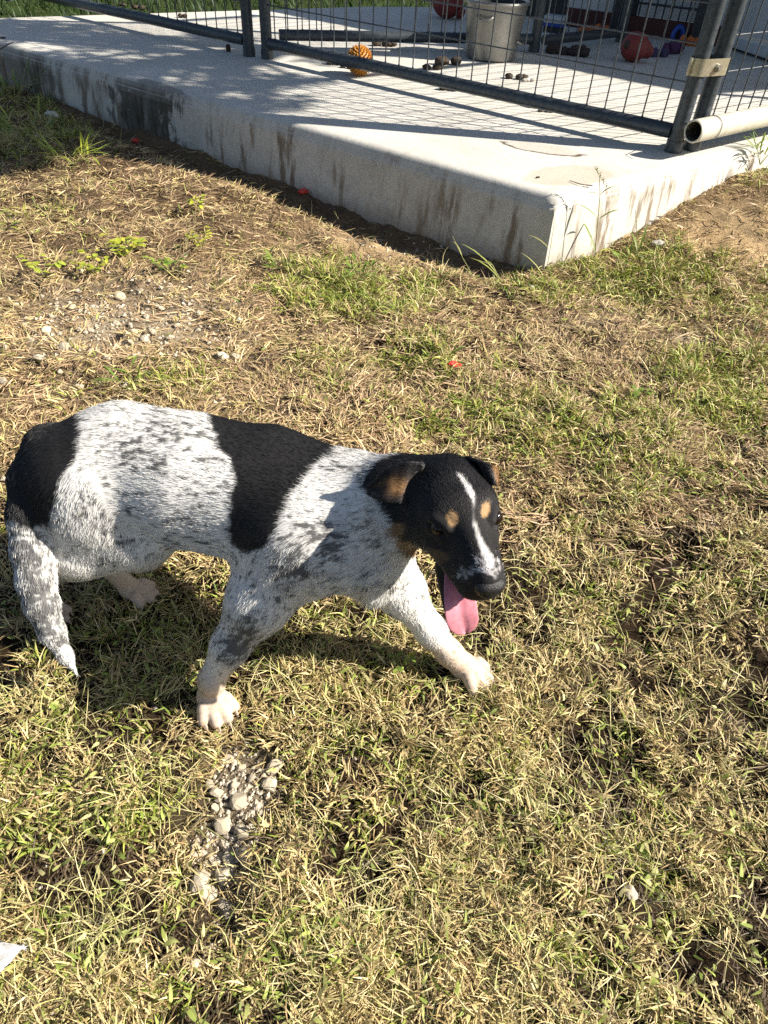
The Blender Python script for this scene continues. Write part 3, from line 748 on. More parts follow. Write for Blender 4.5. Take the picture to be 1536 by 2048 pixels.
def tray():
    a = at(1090, 42, SZ + .06); b_ = at(1131, 47, SZ + .06); d = (b_ - a); L = np.linalg.norm(d); d /= L; n = np.array([-d[1], d[0], 0])
    t = empty('feed_tray', a, 'white and blue edged tray propped left of the kennel', 'tray')
    MB().box((a + b_) / 2 + [0, 0, .02], d * L / 2, n * .06, np.array([0, 0, .022])).build('body', M['panel_white'], t, bevel=.006)
    MB().box((a + b_) / 2 + [0, 0, -.012], d * L / 2 * 1.02, n * .064, np.array([0, 0, .009])).build('edge', M['blue_plastic'], t, bevel=.003)
    MB().box((a + b_) / 2 + [0, 0, -.04], d * L / 2 * .9, n * .05, np.array([0, 0, .018])).build('foot', M['dark_post'], t)
tray()
def cup():
    p = at(1074, 26, SZ + .02); t = MB().lathe(p + [0, -.05, .12], [(0, 0), (.035, 0), (.042, .09), (.036, .09), (.03, .01), (0, .01)], 20).build('feed_cup', M['cream'])
    tag(t, 'cream plastic cup hooked on the dark inner post right of the bin', 'cup')
cup()

# ------------------------------------------------------------------ litter and stones on the grass
M['rubble'] = simple('pale_rubble', (.34, .31, .26), (.55, .52, .45), .9, 60, 0, .5)
def gz(p): return float(ground_z(np.array([[p[0], p[1]]]))[0])
def litter(px, py, rad, mat, seed, name, label, cat, rot=0.0, lift=.6, amp=.45):
    p = at(px, py, .01); z = gz(p)
    p = at(px, py, z + rad[2] * lift)
    return tag(MB().blob(p, rad, seed, amp, 18, 11, 2.4, rot).build(name, M[mat]), label, cat)
litter(907, 731, (.024, .013, .013), 'red_plastic', 4, 'plastic_scrap', 'chewed bright red plastic piece in the grass above the dog\'s head', 'scrap', .15, 1.3)
litter(897, 735, (.013, .006, .006), 'red_plastic', 9, 'plastic_scrap', 'small red sliver just left of the chewed red plastic piece', 'scrap', .2, 1.6)
litter(606, 383, (.024, .012, .012), 'red_plastic', 6, 'plastic_scrap', 'faded red plastic shred in the dry grass beside the slab', 'scrap', .3, .9)
litter(104, 230, (.04, .015, .02), 'pale_scrap', 7, 'paper_scrap', 'white crumpled scrap in the shade by the slab at left', 'scrap', -.2)
litter(270, 281, (.02, .01, .010), 'red_plastic', 11, 'plastic_scrap', 'small brick red chip under the dark stained slab face', 'scrap', .3)
litter(245, 231, (.05, .03, .03), 'rubble', 17, 'concrete_crumb', 'pale concrete crumb at the foot of the stained slab face', 'crumb', .6, .3)
litter(1062, 575, (.014, .007, .008), 'pale_scrap', 21, 'paper_scrap', 'tiny white scrap in the grass below the slab corner', 'scrap', 2.4, 1.2)
litter(1318, 487, (.030, .018, .012), 'rubble', 23, 'concrete_crumb', 'pale rubble lump against the foot of the sunlit slab face', 'crumb', .2, .2)

def stone_mesh(seed):
    import bmesh
    r = random.Random(seed); bm = bmesh.new(); bmesh.ops.create_icosphere(bm, subdivisions=2, radius=1.0)
    planes = [(Vector((r.uniform(-1, 1), r.uniform(-1, 1), r.uniform(-1, 1))).normalized(), r.uniform(.5, .8)) for _ in range(9)]
    for v in bm.verts:
        for n, d in planes:
            k = v.co.dot(n) - d
            if k > 0: v.co -= n * k
    for v in bm.verts: v.co *= 1 + r.uniform(-.04, .04)
    bmesh.ops.dissolve_limit(bm, angle_limit=.12, verts=bm.verts, edges=bm.edges); bmesh.ops.triangulate(bm, faces=bm.faces)
    me = bpy.data.meshes.new('stone'); bm.to_mesh(me); bm.free(); me.materials.append(M['stone']); return me
STONES = [stone_mesh(40 + k) for k in range(8)]
def stone(px, py, size, seed, label, group):
    r = random.Random(seed * 7 + 1); p = at(px, py, .01); z = gz(p)
    o = bpy.data.objects.new('stone', STONES[seed % 8]); COL.objects.link(o)
    s = size * 1.25; o.scale = (s * r.uniform(.8, 1.15), s * r.uniform(.7, 1.0), s * r.uniform(.5, .75)); o.location = (p[0], p[1], z + s * .34)
    o.rotation_euler = (r.uniform(-.4, .4), r.uniform(-.4, .4), r.uniform(0, 6.3)); tag(o, label, 'stone', group)
G1 = 'pale stones in the gravelly patch behind the dog'
L1 = 'pale limestone chip lying in the bare gravelly patch behind the dog'
big1 = [(142, 605, 9), (239, 588, 13), (222, 590, 8), (203, 600, 8), (154, 578, 7), (93, 660, 12), (128, 700, 13), (60, 682, 9), (80, 722, 12), (267, 660, 10), (290, 678, 11), (305, 666, 10), (262, 684, 8), (322, 616, 8), (293, 630, 9),
        (446, 718, 11), (470, 712, 10), (476, 695, 8), (158, 770, 12), (8, 762, 10), (335, 770, 9), (100, 625, 8), (45, 640, 7), (180, 655, 7), (215, 720, 8), (340, 572, 7), (380, 575, 8), (400, 625, 9), (416, 570, 8), (12, 700, 9), (250, 765, 10), (205, 500, 8), (163, 540, 8), (120, 742, 7), (370, 512, 7), (232, 640, 7), (160, 700, 6), (195, 760, 7), (30, 600, 6), (60, 560, 6), (270, 720, 7), (320, 715, 6), (355, 650, 7)]
OWN = {(239, 588): 'large pale stone directly below the biggest yellow green weed', (142, 605): 'flat pale stone left of the large stone under the weeds', (128, 700): 'large pale stone near the middle of the gravelly patch',
       (60, 682): 'pale stone left of the patch middle, nearest the picture edge pair', (158, 770): 'pale stone just above the black rump of the dog', (446, 718): 'left stone of the pale pair above the middle of the dog\'s back', (470, 712): 'right stone of the pale pair above the middle of the dog\'s back',
       (400, 1755): 'largest flat pale stone at the left edge of the stony hollow', (446, 1737): 'big pale stone right beside the largest flat stone of the hollow', (545, 1520): 'stone at the top right end of the stony hollow', (540, 1560): 'stone just under the top right stone of the hollow',
       (488, 1866): 'pale stone low on the right side of the stony hollow', (392, 1928): 'small pale stone lowest of all, below the stony hollow', (8, 762): 'pale stone at the left picture edge above the dog\'s rump', (205, 500): 'pale chip among dry straw left of the biggest yellow weed', (370, 512): 'pale chip beside the yellow weed runner'}
for i, (px, py, r) in enumerate(big1): stone(px, py, r / 720, i, OWN.get((px, py), L1), None if (px, py) in OWN else G1)
G2 = 'stones in the bare hollow below the near front paw'
L2 = 'pale stone lying in the bare hollow below the dog\'s near front paw'
big2 = [(545, 1520, 15), (540, 1560, 15), (475, 1590, 15), (440, 1640, 17), (482, 1655, 14), (430, 1575, 12), (495, 1700, 14), (455, 1705, 12), (424, 1708, 11), (388, 1690, 13), (446, 1737, 18), (400, 1755, 20), (412, 1782, 13), (447, 1798, 15), (456, 1818, 10), (420, 1730, 9), (515, 1772, 11), (488, 1866, 15), (420, 1890, 8), (392, 1928, 9), (455, 1505, 9), (480, 1525, 9), (415, 1560, 9), (500, 1640, 9), (512, 1655, 7), (470, 1560, 8), (440, 1520, 8), (500, 1545, 8), (425, 1605, 9)]
for i, (px, py, r) in enumerate(big2): stone(px, py, r / 1050, i + 3, OWN.get((px, py), L2), None if (px, py) in OWN else G2)
G3 = 'stones in the small bare patch at right'
for i, (px, py, r) in enumerate([(1415, 668, 8), (1395, 655, 6), (1438, 675, 7), (1378, 672, 6), (1460, 655, 6), (1350, 690, 5), (1475, 690, 6)]):
    stone(px, py, r / 950, i + 5, 'grey stone among sparse grass in the small bare patch at right', G3)
stone(1206, 744, .0095, 12, 'lone pale stone in the straw right of the red plastic piece', None)
stone(1255, 1790, .012, 13, 'lone pale stone deep in the dry grass at lower right', None)

def gravel():
    V = []; Fc = []; base = np.array([[1, 0, 0], [0, 1, 0], [-1, 0, 0], [0, -1, 0], [0, 0, 1], [0, 0, -1]], float)
    tri = np.array([[0, 1, 4], [1, 2, 4], [2, 3, 4], [3, 0, 4], [1, 0, 5], [2, 1, 5], [3, 2, 5], [0, 3, 5]])
    n = 260000; px = rng.uniform(-60, 1596, n); py = rng.uniform(300, 2080, n)
    P = np.array([at(a, b_, 0) for a, b_ in zip(px, py)]); w = np.maximum(blobs(P, BARE), blobs(P, HOLLOW)); keep = (px < 1000) & (rng.random(n) < np.clip(w * 1.2 - .25, .004, 1) * .22)
    P = P[keep]; P = P[slab_inside(P[:, :2]) < -.02]; z = ground_z(P[:, :2]); n = len(P)
    s = rng.uniform(.0020, .0060, n) * np.where(P[:, 1] > 1.1, 1.45, 1) * rng.uniform(.7, 1.6, n)
    Rv = rng.uniform(.55, 1.2, (n, 6, 1)); B = base[None] * Rv * s[:, None, None]; a = rng.uniform(0, 6.28, n); ca, sa = np.cos(a)[:, None], np.sin(a)[:, None]
    B = np.stack([B[..., 0] * ca - B[..., 1] * sa, B[..., 0] * sa + B[..., 1] * ca, B[..., 2] * .7], -1)
    V = B + np.column_stack([P[:, :2], z + s * .3])[:, None]
    Fq = (tri[None] + 6 * np.arange(n)[:, None, None]).reshape(-1, 3)
    me = np_mesh('gravel', V.reshape(-1, 3), Fq, M['gravel'], False); tag(link('gravel', me), kind='stuff')
gravel()

# ------------------------------------------------------------------ the dog: one smooth surface grown from joints
def poly_sd(px, py, poly):
    """signed pixel distance to a polygon, >0 inside"""
    poly = np.array(poly, float); n = len(poly); d = np.full(px.shape, 1e18); ins = np.zeros(px.shape, bool)
    for i in range(n):
        a, b_ = poly[i], poly[(i + 1) % n]; e = b_ - a; wx, wy = px - a[0], py - a[1]
        t = np.clip((wx * e[0] + wy * e[1]) / (e @ e + 1e-12), 0, 1); d = np.minimum(d, (wx - t * e[0]) ** 2 + (wy - t * e[1]) ** 2)
        c = ((a[1] > py) != (b_[1] > py)) & (px < (b_[0] - a[0]) * (py - a[1]) / (b_[1] - a[1] + 1e-12) + a[0]); ins ^= c
    return np.where(ins, 1, -1) * np.sqrt(d)

def surface_nets(Fd, org, h):
    ins = Fd < 0; nx, ny, nz = Fd.shape
    c = [ins[dx:nx - 1 + dx, dy:ny - 1 + dy, dz:nz - 1 + dz] for dx in (0, 1) for dy in (0, 1) for dz in (0, 1)]
    s = sum(q.astype(np.int8) for q in c); act = (s > 0) & (s < 8); idx = np.argwhere(act); n = len(idx)
    vid = np.full(act.shape, -1, np.int64); vid[act] = np.arange(n)
    acc = np.zeros((n, 3)); cnt = np.zeros(n); off = np.array([(dx, dy, dz) for dx in (0, 1) for dy in (0, 1) for dz in (0, 1)])
    val = np.stack([Fd[idx[:, 0] + o[0], idx[:, 1] + o[1], idx[:, 2] + o[2]] for o in off], 1)
    for i in range(8):
        for j in range(i + 1, 8):
            if np.abs(off[i] - off[j]).sum() != 1: continue
            m = (val[:, i] < 0) != (val[:, j] < 0); t = val[m, i] / (val[m, i] - val[m, j])
            acc[m] += off[i] + t[:, None] * (off[j] - off[i]); cnt[m] += 1
    V = org + h * (idx + acc / cnt[:, None]); quads = []
    for ax in range(3):
        o = [0, 0, 0]; o[ax] = 1
        A = ins[:nx - o[0], :ny - o[1], :nz - o[2]]; B = ins[o[0]:, o[1]:, o[2]:]
        e = np.argwhere(A != B); u, v = [(1, 2), (2, 0), (0, 1)][ax]
        e = e[(e[:, u] > 0) & (e[:, v] > 0)]
        ee = [e.copy() for _ in range(4)]; ee[1][:, u] -= 1; ee[2][:, u] -= 1; ee[2][:, v] -= 1; ee[3][:, v] -= 1
        ok = np.ones(len(e), bool)
        for q in ee:
            for k in range(3): ok &= q[:, k] < act.shape[k]
        q = np.stack([vid[k[ok][:, 0], k[ok][:, 1], k[ok][:, 2]] for k in ee], 1); e = e[ok]
        flip = ~A[e[:, 0], e[:, 1], e[:, 2]]; q[flip] = q[flip][:, ::-1]; quads.append(q)
    return V, np.concatenate(quads)

def build_sdf(prims, h, pad=.04):
    lo = np.min([np.minimum(p['a'] - p['ra'], p['b'] - p['rb']) for p in prims], 0) - pad
    hi = np.max([np.maximum(p['a'] + p['ra'], p['b'] + p['rb']) for p in prims], 0) + pad
    N = np.ceil((hi - lo) / h).astype(int) + 1; Fd = np.full(N, 1.0, np.float32)
    for p in prims:
        m = p['k'] + .03
        l = np.maximum(((np.minimum(p['a'] - p['ra'], p['b'] - p['rb']) - m - lo) / h).astype(int), 0)
        u = np.minimum(((np.maximum(p['a'] + p['ra'], p['b'] + p['rb']) + m - lo) / h).astype(int) + 2, N)
        g = np.stack(np.meshgrid(*[lo[i] + h * np.arange(l[i], u[i]) for i in range(3)], indexing='ij'), -1)
        d = prim_d(p, g); sub = Fd[l[0]:u[0], l[1]:u[1], l[2]:u[2]]
        if p.get('cut'):
            k = p['k']; hh = np.maximum(k - np.abs(sub + d), 0) / k; sub[:] = np.maximum(sub, -d) + hh * hh * k / 4
        else:
            k = p['k']; hh = np.maximum(k - np.abs(sub - d), 0) / k; sub[:] = np.minimum(sub, d) - hh * hh * k / 4
    return Fd, lo

def prim_d(p, g):
    if 'M' in p:       # ellipsoid in its own axes
        q = (g - p['a']) @ p['M'].T / p['rad']; r = np.linalg.norm(q, axis=-1); return (r - 1) * p['rad'].min() * .5 + (r - 1) * r / (np.linalg.norm(q / p['rad'], axis=-1) + 1e-9) * .5
    ab = p['b'] - p['a']; L2 = ab @ ab
    t = np.clip(((g - p['a']) @ ab) / L2, 0, 1) if L2 > 1e-12 else np.zeros(g.shape[:-1])
    return np.linalg.norm(g - p['a'] - t[..., None] * ab, axis=-1) - (p['ra'] + t * (p['rb'] - p['ra']))

# head frame: level head turned towards the viewer's right
HS = 1.07
O = at(901.7, 1000.7, .43)
HN = np.array([.269, -.961, .062]); HN /= np.linalg.norm(HN)
HU = np.array([-.064, .047, .997]); HU -= HN * (HU @ HN); HU /= np.linalg.norm(HU)
HL = np.cross(HU, HN)
def hp(n, l, u): return O + HS * (n * HN + l * HL + u * HU)

def make_prims():
    P = []
    def cone(a, b_, ra, rb, k=.03, flow=None, ln=.012, cut=False, z=None):
        a = np.array(a, float); b_ = np.array(b_, float); f = b_ - a if flow is None else np.array(flow, float)
        P.append(dict(a=a, b=b_, ra=ra, rb=rb, k=k, f=f / (np.linalg.norm(f) + 1e-9), ln=ln, cut=cut))
    def ell(c, rad, k=.02, flow=None, ln=.006, axes=None, cut=False):
        c = np.array(c, float); Mx = np.stack([HN, HL, HU]) if axes is None else axes
        R = max(rad); P.append(dict(a=c, b=c, ra=R, rb=R, M=Mx, rad=np.array(rad, float), k=k, f=(-HN if flow is None else np.array(flow) / np.linalg.norm(flow)), ln=ln, cut=cut))
    B = {k: at(*v) for k, v in dict(P0=(148, 945, .335), P1=(250, 930, .335), P2=(385, 962, .325), P3=(515, 990, .317), P4=(622, 1040, .305), N1=(725, 1022, .335), F1=(715, 1090, .29), N2=(800, 1003, .385)).items()}
    # torso, from head to tail so that the fur lies backwards
    cone(B['P1'], B['P0'], .094, .080, .05, ln=.0105); cone(B['P2'], B['P1'], .103, .097, .05, ln=.0105)
    cone(B['P3'], B['P2'], .103, .105, .05, ln=.0095); cone(B['P4'], B['P3'], .104, .103, .05, ln=.0095)
    cone(B['N1'], B['P4'], .082, .100, .05, ln=.0125); cone(B['F1'], B['P4'] + [0, 0, -.02], .072, .085, .05, flow=B['P4'] - B['F1'] + [0, 0, -.05], ln=.0135)
    cone(B['N2'], B['N1'], .066, .080, .04, ln=.0135); cone(hp(-.03, 0, -.012), B['N2'], .056, .066, .03, ln=.010)
    # withers and spine ridge
    cone(at(690, 965, .372), at(560, 922, .372), .028, .034, .06, ln=.0095)
    cone(at(735, 1150, .262), at(742, 1192, .232), .034, .012, .03, flow=(-.1, -.25, -1), ln=.019)
    # near hind leg
    cone(at(190, 985, .31), at(280, 1075, .235), .088, .050, .04, flow=(-.1, -.2, -1), ln=.0095)
    cone(at(180, 1030, .27), at(160, 1090, .215), .072, .055, .04, flow=(-.1, -.2, -1), ln=.0095)
    cone(at(278, 1078, .235), at(150, 1105, .19), .050, .044, .03, flow=(-.5, 0, -1), ln=.010)
    cone(at(150, 1108, .175), at(80, 1160, .085), .040, .019, .03, flow=(-.3, 0, -1), ln=.008)
    cone(at(80, 1160, .085), at(92, 1215, .02), .018, .017, .015, flow=(0, 0, -1), ln=.005)
    paw(P, cone, at(92, 1218, .02), np.array([.85, -.5, 0]), .92)
    # far hind leg
    cone(at(190, 960, .26), at(290, 1050, .19), .075, .044, .04, flow=(-.1, 0, -1), ln=.0095)
    cone(at(290, 1055, .19), at(205, 1120, .10), .042, .022, .03, flow=(-.3, 0, -1), ln=.009)
    cone(at(205, 1122, .095), at(262, 1178, .022), .019, .018, .02, flow=(.2, 0, -1), ln=.005)
    paw(P, cone, at(262, 1178, .022), np.array([1, -.15, 0]), .95)
    # near fore leg
    cone(at(590, 1085, .30), at(520, 1200, .215), .074, .050, .05, flow=(-.2, -.2, -1), ln=.0095)
    cone(at(520, 1200, .215), at(462, 1290, .135), .048, .030, .03, ln=.010)
    cone(at(462, 1290, .135), at(424, 1358, .065), .030, .0215, .02, ln=.007)
    cone(at(424, 1358, .065), at(422, 1392, .022), .0215, .022, .015, ln=.005)
    paw(P, cone, at(422, 1392, .022), np.array([.6, -.9, 0]), 1.05)
    # far fore leg, reaching forward
    cone(at(745, 1105, .275), at(800, 1180, .20), .060, .040, .04, flow=(.2, 0, -1), ln=.0095)
    cone(at(800, 1180, .20), at(862, 1262, .105), .036, .0255, .03, ln=.007)
    cone(at(862, 1262, .105), at(898, 1305, .055), .0255, .0225, .02, ln=.006)
    cone(at(898, 1305, .055), at(928, 1333, .024), .0225, .0235, .015, ln=.005)
    paw(P, cone, at(928, 1333, .024), np.array([1.0, -.55, 0]), 1.05)
    return P, cone, ell

def paw(P, cone, c, d, s):
    d = d / np.linalg.norm(d); sd = np.array([-d[1], d[0], 0]); c = np.array(c)
    cone(c, c + d * .020 * s - [0, 0, .004], .022 * s, .018 * s, .010, ln=.004)
    for k, (o, fw_) in enumerate(((-.024, .032), (-.0085, .046), (.0085, .046), (.024, .032))):
        a = c + sd * o * .8 * s + d * .018 * s; e = c + sd * o * s * 1.1 + d * fw_ * s; e = np.array([e[0], e[1], .012])
        cone(a + [0, 0, .003], e, .0115 * s, .0100 * s, .003, ln=.0028)
        PAWS.append((e, d, sd * o, s))
PAWS = []
def tail_prims(cone):
    T = [((105, 905, .36), .048), ((68, 960, .335), .037), ((61, 1030, .295), .034), ((65, 1100, .25), .0315), ((72, 1160, .212), .0285), ((84, 1210, .18), .0255), ((104, 1264, .14), .0195), ((131, 1312, .105), .0110), ((157, 1353, .075), .001)]
    LN = [.012, .012, .011, .011, .010, .009, .008, .006]
    for i, ((a, ra), (b_, rb)) in enumerate(zip(T[:-1], T[1:])): cone(at(*a), at(*b_), ra, rb, .012, ln=LN[i])
def head_prims(cone, ell):
    back = -HN; S_ = HS
    def C(a, b_, ra, rb, k, ln=.004, cut=False): cone(a, b_, ra * S_, rb * S_, k, flow=back - .25 * HU, ln=ln, cut=cut)
    def E(c, rad, k, ln=.005, cut=False): ell(c, tuple(q * S_ for q in rad), k, ln=ln, cut=cut)
    E(hp(-.005, 0, .0), (.062, .054, .046), .025, .0085)
    for s in (-1, 1):
        E(hp(.034, s * .026, .018), (.028, .022, .020), .02, .006)
        E(hp(.010, s * .034, -.024), (.046, .026, .034), .03, .011)
    C(hp(.045, 0, -.012), hp(.134, 0, -.020), .0385, .0245, .025, .006)
    C(hp(.035, 0, .014), hp(.146, 0, -.006), .025, .0165, .02, .0045)
    for s in (-1, 1):
        C(hp(.062, s * .022, -.028), hp(.130, s * .013, -.031), .0225, .0172, .015, .005)
        E(hp(.0660, s * .0420, .0120), (.013, .0110, .010), .008, cut=True)
    # lower jaw, dropped open
    C(hp(.005, 0, -.042), hp(.066, 0, -.074), .036, .025, .02, .007)
    C(hp(.060, -.012, -.074), hp(.100, -.020, -.100), .0245, .0175, .012, .003)
    C(hp(.075, -.010, -.064), hp(.130, -.014, -.078), .011, .011, .008, cut=True)
    for s in (-1, 1):   # lids
        C(hp(.054, s * .0415, .0215), hp(.076, s * .0300, .0200), .0058, .0052, .008, .002)
        C(hp(.052, s * .0435, .0050), hp(.073, s * .0335, .0030), .0055, .005, .008, .002)

# coat pattern: outlines of the patches as the near side shows them
SADDLE = [(412, 780), (480, 790), (560, 810), (655, 850), (676, 900), (628, 930), (602, 968), (574, 1008), (556, 1058), (525, 1100), (492, 1104), (462, 1085), (454, 1062), (460, 1015), (470, 965), (462, 922), (440, 896), (428, 862)]
RUMP = [(140, 770), (158, 815), (164, 860), (148, 925), (122, 950), (110, 1000), (100, 1045), (60, 1058), (20, 1040), (-60, 1030), (-60, 780)]
HEADP = [(832, 900), (960, 900), (1030, 950), (1035, 1210), (905, 1215), (880, 1250), (862, 1200), (835, 1130), (812, 1100), (790, 1062), (772, 1012), (752, 985), (700, 970), (700, 930), (790, 910)]
BLAZE = [(916, 950), (927, 953), (940, 970), (948, 988), (951, 1010), (949, 1030), (953, 1052), (963, 1074), (973, 1095), (986, 1112), (992, 1130), (978, 1136), (966, 1122), (961, 1100), (954, 1075), (948, 1052), (945.5, 1030), (945, 1006), (936, 984), (924, 966)]
def ellm(px, py, cx, cy, rx, ry, ang=0):
    c, s_ = math.cos(ang), math.sin(ang); u = (px - cx) * c + (py - cy) * s_; v = -(px - cx) * s_ + (py - cy) * c
    return np.exp(-((u / rx) ** 2 + (v / ry) ** 2) * 1.2)

def coat_color(P, strands=False):
    px, py = proj(P); n = len(P); q = rng.normal(0, 1, n) if strands else np.zeros(n)
    fuzz = 7 * (fbm(P * 90, 31, 2) - .5) * 2
    white = np.array([.80, .785, .75]); C = np.tile(white, (n, 1))
    C *= (1 - .10 * fbm(P * 60, 8, 2))[:, None]
    # ticking: black hairs in flecks drawn out along the body
    Q = P.copy(); Q = np.stack([P[:, 0] * 75 + P[:, 2] * 30, P[:, 1] * 190, P[:, 2] * 190 - P[:, 0] * 55], 1)
    f1 = fbm(Q, 3, 3); f2 = fbm(P * 26, 6, 2)
    den = .06 + .30 * ellm(px, py, 320, 850, 150, 42, .12) + .30 * ellm(px, py, 250, 900, 120, 60) + .10 * ellm(px, py, 360, 950, 140, 90) + .40 * ellm(px, py, 190, 1040, 100, 50, .5) + .18 * ellm(px, py, 400, 1050, 110, 60) + .05 * ellm(px, py, 220, 1110, 90, 40)
    den = den + .42 * ellm(px, py, 600, 1110, 110, 75, -.4) + .42 * ellm(px, py, 660, 1060, 90, 45) + .34 * ellm(px, py, 700, 935, 90, 28, .2) + .26 * ellm(px, py, 560, 1190, 60, 60) + .75 * ellm(px, py, 485, 1275, 58, 40, -.9) + .55 * ellm(px, py, 468, 1318, 34, 34)
    den = den + .85 * ellm(px, py, 62, 1130, 50, 110, -.2) + .8 * ellm(px, py, 110, 1260, 40, 90, -.5) + .34 * ellm(px, py, 890, 1240, 22, 70, -.75) + .30 * ellm(px, py, 800, 1165, 40, 25) + .25 * ellm(px, py, 905, 1265, 16, 30, -.8)
    th = .685 - .30 * den
    tick = sstep(th - .05, th + .06, .80 * f1 + .20 * f2 + .04 * q)
    if strands: tick = np.maximum(tick, (rng.random(n) < den * .62) * .8)
    else: tick = np.maximum(tick, den * .42)
    dark = np.array([.022, .022, .026])
    C = C + (dark - C) * (tick * .86)[:, None]
    # lower legs and feet: cream over pink skin
    leg = 1 - sstep(.055, .13, P[:, 2]); cream = np.array([.50, .355, .235])
    tl = (py > 1180) & (px < 170) & (P[:, 2] > .03); leg = np.where(tl, 0, leg)
    C = C + (cream - C) * (leg * (.75 + .25 * (fbm(P * 70, 4, 2) - .5)))[:, None]
    # black patches
    head = np.linalg.norm(P - hp(.03, 0, -.01), axis=1) < .15
    blk = np.maximum(poly_sd(px, py, SADDLE), poly_sd(px, py, RUMP)); zz = P[:, 2] > .16
    b1 = sstep(-5, 5, blk + fuzz + 2.5 * q) * zz * (~head)
    C = C + (np.array([.017, .0165, .017]) - C) * b1[:, None]
    hn = (P - O) @ HN; hl = (P - O) @ HL; hu = (P - O) @ HU
    hb = np.where(head, sstep(-5, 5, poly_sd(px, py, HEADP) + .7 * fuzz + 2 * q), 0)
    bare = np.array([.018, .017, .0175]); C = C + (bare - C) * hb[:, None]
    eb = np.minimum(np.linalg.norm(P - hp(.0615, -.0360, .0120), axis=1), np.linalg.norm(P - hp(.0615, .0385, .0125), axis=1)) < .017
    jawm = head & (hn > .045) & (hu < -.045); C[jawm] = bare
    tan = np.array([.36, .225, .11])
    def over(mask, col, amt=1.0):
        nonlocal C; C = C + (np.array(col) - C) * (np.clip(mask * amt, 0, 1) * head)[:, None]
    def spot(cx, cy, rx, ry, a=0): return sstep(.28, .52, ellm(px, py, cx, cy, rx, ry, a) + .022 * fuzz + .07 * q)
    over(spot(905, 1037, 13, 17, -.4), tan); over(spot(971, 1020, 10, 17, .2), tan)
    over(spot(796, 1060, 20, 17, 0), tan * .8, .75); over(spot(830, 1100, 46, 11, .62), tan * .85, .9); over(spot(872, 1112, 34, 15, .2), tan * .5, .5)
    C[eb] = bare
    bl = poly_sd(px, py, BLAZE); gap = 1 - .9 * ellm(px, py, 950, 1024, 14, 22)
    over(sstep(-2.5, 3, bl + .35 * fuzz + 1.2 * q) * gap * (1 - .25 * sstep(1000, 1030, py)) * (1 - .55 * sstep(1085, 1120, py) * (fbm(P * 190, 2, 2) > .48)), (.74, .72, .70))
    mz = ellm(px, py, 975, 1128, 40, 30, .5) + .7 * ellm(px, py, 925, 1150, 26, 20); over(sstep(.42, .75, mz * .8 + (fbm(P * 170, 12, 2) - .5) * .9 + .12 * q), (.62, .60, .60), .75)
    return np.clip(C, .004, .85)

def grow_fur(V, T, N, prims, count, name, parent, seed, colf=coat_color, lscale=1.0, skip=None, area_w=None):
    r = np.random.default_rng(seed)
    a, b_, c = V[T[:, 0]], V[T[:, 1]], V[T[:, 2]]; ar = np.linalg.norm(np.cross(b_ - a, c - a), axis=1)
    if area_w is not None: ar = ar * area_w((a + b_ + c) / 3)
    f = r.choice(len(T), count, p=ar / ar.sum()); u = r.random(count); v = r.random(count); fl = u + v > 1; u[fl] = 1 - u[fl]; v[fl] = 1 - v[fl]
    p = a[f] + u[:, None] * (b_[f] - a[f]) + v[:, None] * (c[f] - a[f])
    nn = N[T[f, 0]] * (1 - u - v)[:, None] + N[T[f, 1]] * u[:, None] + N[T[f, 2]] * v[:, None]; nn /= np.linalg.norm(nn, axis=1)[:, None]
    if skip is not None:
        k = ~skip(p, nn); p, nn = p[k], nn[k]
    count = len(p); W_ = np.zeros(count); flow = np.zeros((count, 3)); L = np.zeros(count)
    for q in prims:
        if q.get('cut'): continue
        w = np.exp(-np.maximum(prim_d(q, p) + .004, 0) / .007) + 1e-9; W_ += w; flow += w[:, None] * q['f']; L += w * q['ln']
    flow /= W_[:, None]; L = L / W_ * lscale
    cl = np.stack([fbm(p * 45 + o, seed + i, 2) - .5 for i, o in enumerate((0, 31.7, 77.1))], 1)
    flow = flow + cl * .5; flow -= nn * np.sum(flow * nn, 1)[:, None]; flow /= np.linalg.norm(flow, axis=1)[:, None] + 1e-9
    flow = flow + r.normal(0, .10, (count, 3)); L = L * r.uniform(.65, 1.2, count)
    d0 = flow * .92 + nn * r.uniform(.08, .26, count)[:, None]; d0 /= np.linalg.norm(d0, axis=1)[:, None]
    d1 = flow * 1.0 + nn * r.uniform(-.04, .10, count)[:, None] + np.array([0, 0, -.12]); d1 /= np.linalg.norm(d1, axis=1)[:, None]
    K = 4; pts = np.zeros((count, K, 3)); pts[:, 0] = p - nn * .0006
    for k in range(1, K):
        t = (k - .5) / (K - 1); d = d0 * (1 - t) + d1 * t; pts[:, k] = pts[:, k - 1] + d * (L / (K - 1))[:, None]
    off = parent_loc(parent); hc = bpy.data.hair_curves.new(name); hc.add_curves([K] * count)
    hc.attributes['position'].data.foreach_set('vector', (pts - off).astype(np.float32).ravel())
    ra = hc.attributes.new('radius', 'FLOAT', 'POINT'); rr = np.array([.00027, .00025, .00020, .00005])[None] * r.uniform(.8, 1.3, count)[:, None]
    ra.data.foreach_set('value', rr.astype(np.float32).ravel())
    C = colf(p, True) * r.uniform(.92, 1.08, count)[:, None]; C = np.concatenate([np.clip(C, .003, .9), np.ones((count, 1))], 1)
    ca = hc.attributes.new('coat', 'FLOAT_COLOR', 'CURVE'); ca.data.foreach_set('color', C.astype(np.float32).ravel())
    hc.materials.append(M['fur']); o = bpy.data.objects.new(name, hc); COL.objects.link(o); o.parent = parent
    return o

def vnormals(V, Q):
    fn = np.cross(V[Q[:, 2]] - V[Q[:, 0]], V[Q[:, 3]] - V[Q[:, 1]]); N = np.zeros_like(V)
    for k in range(4): np.add.at(N, Q[:, k], fn)
    return N / (np.linalg.norm(N, axis=1)[:, None] + 1e-12)

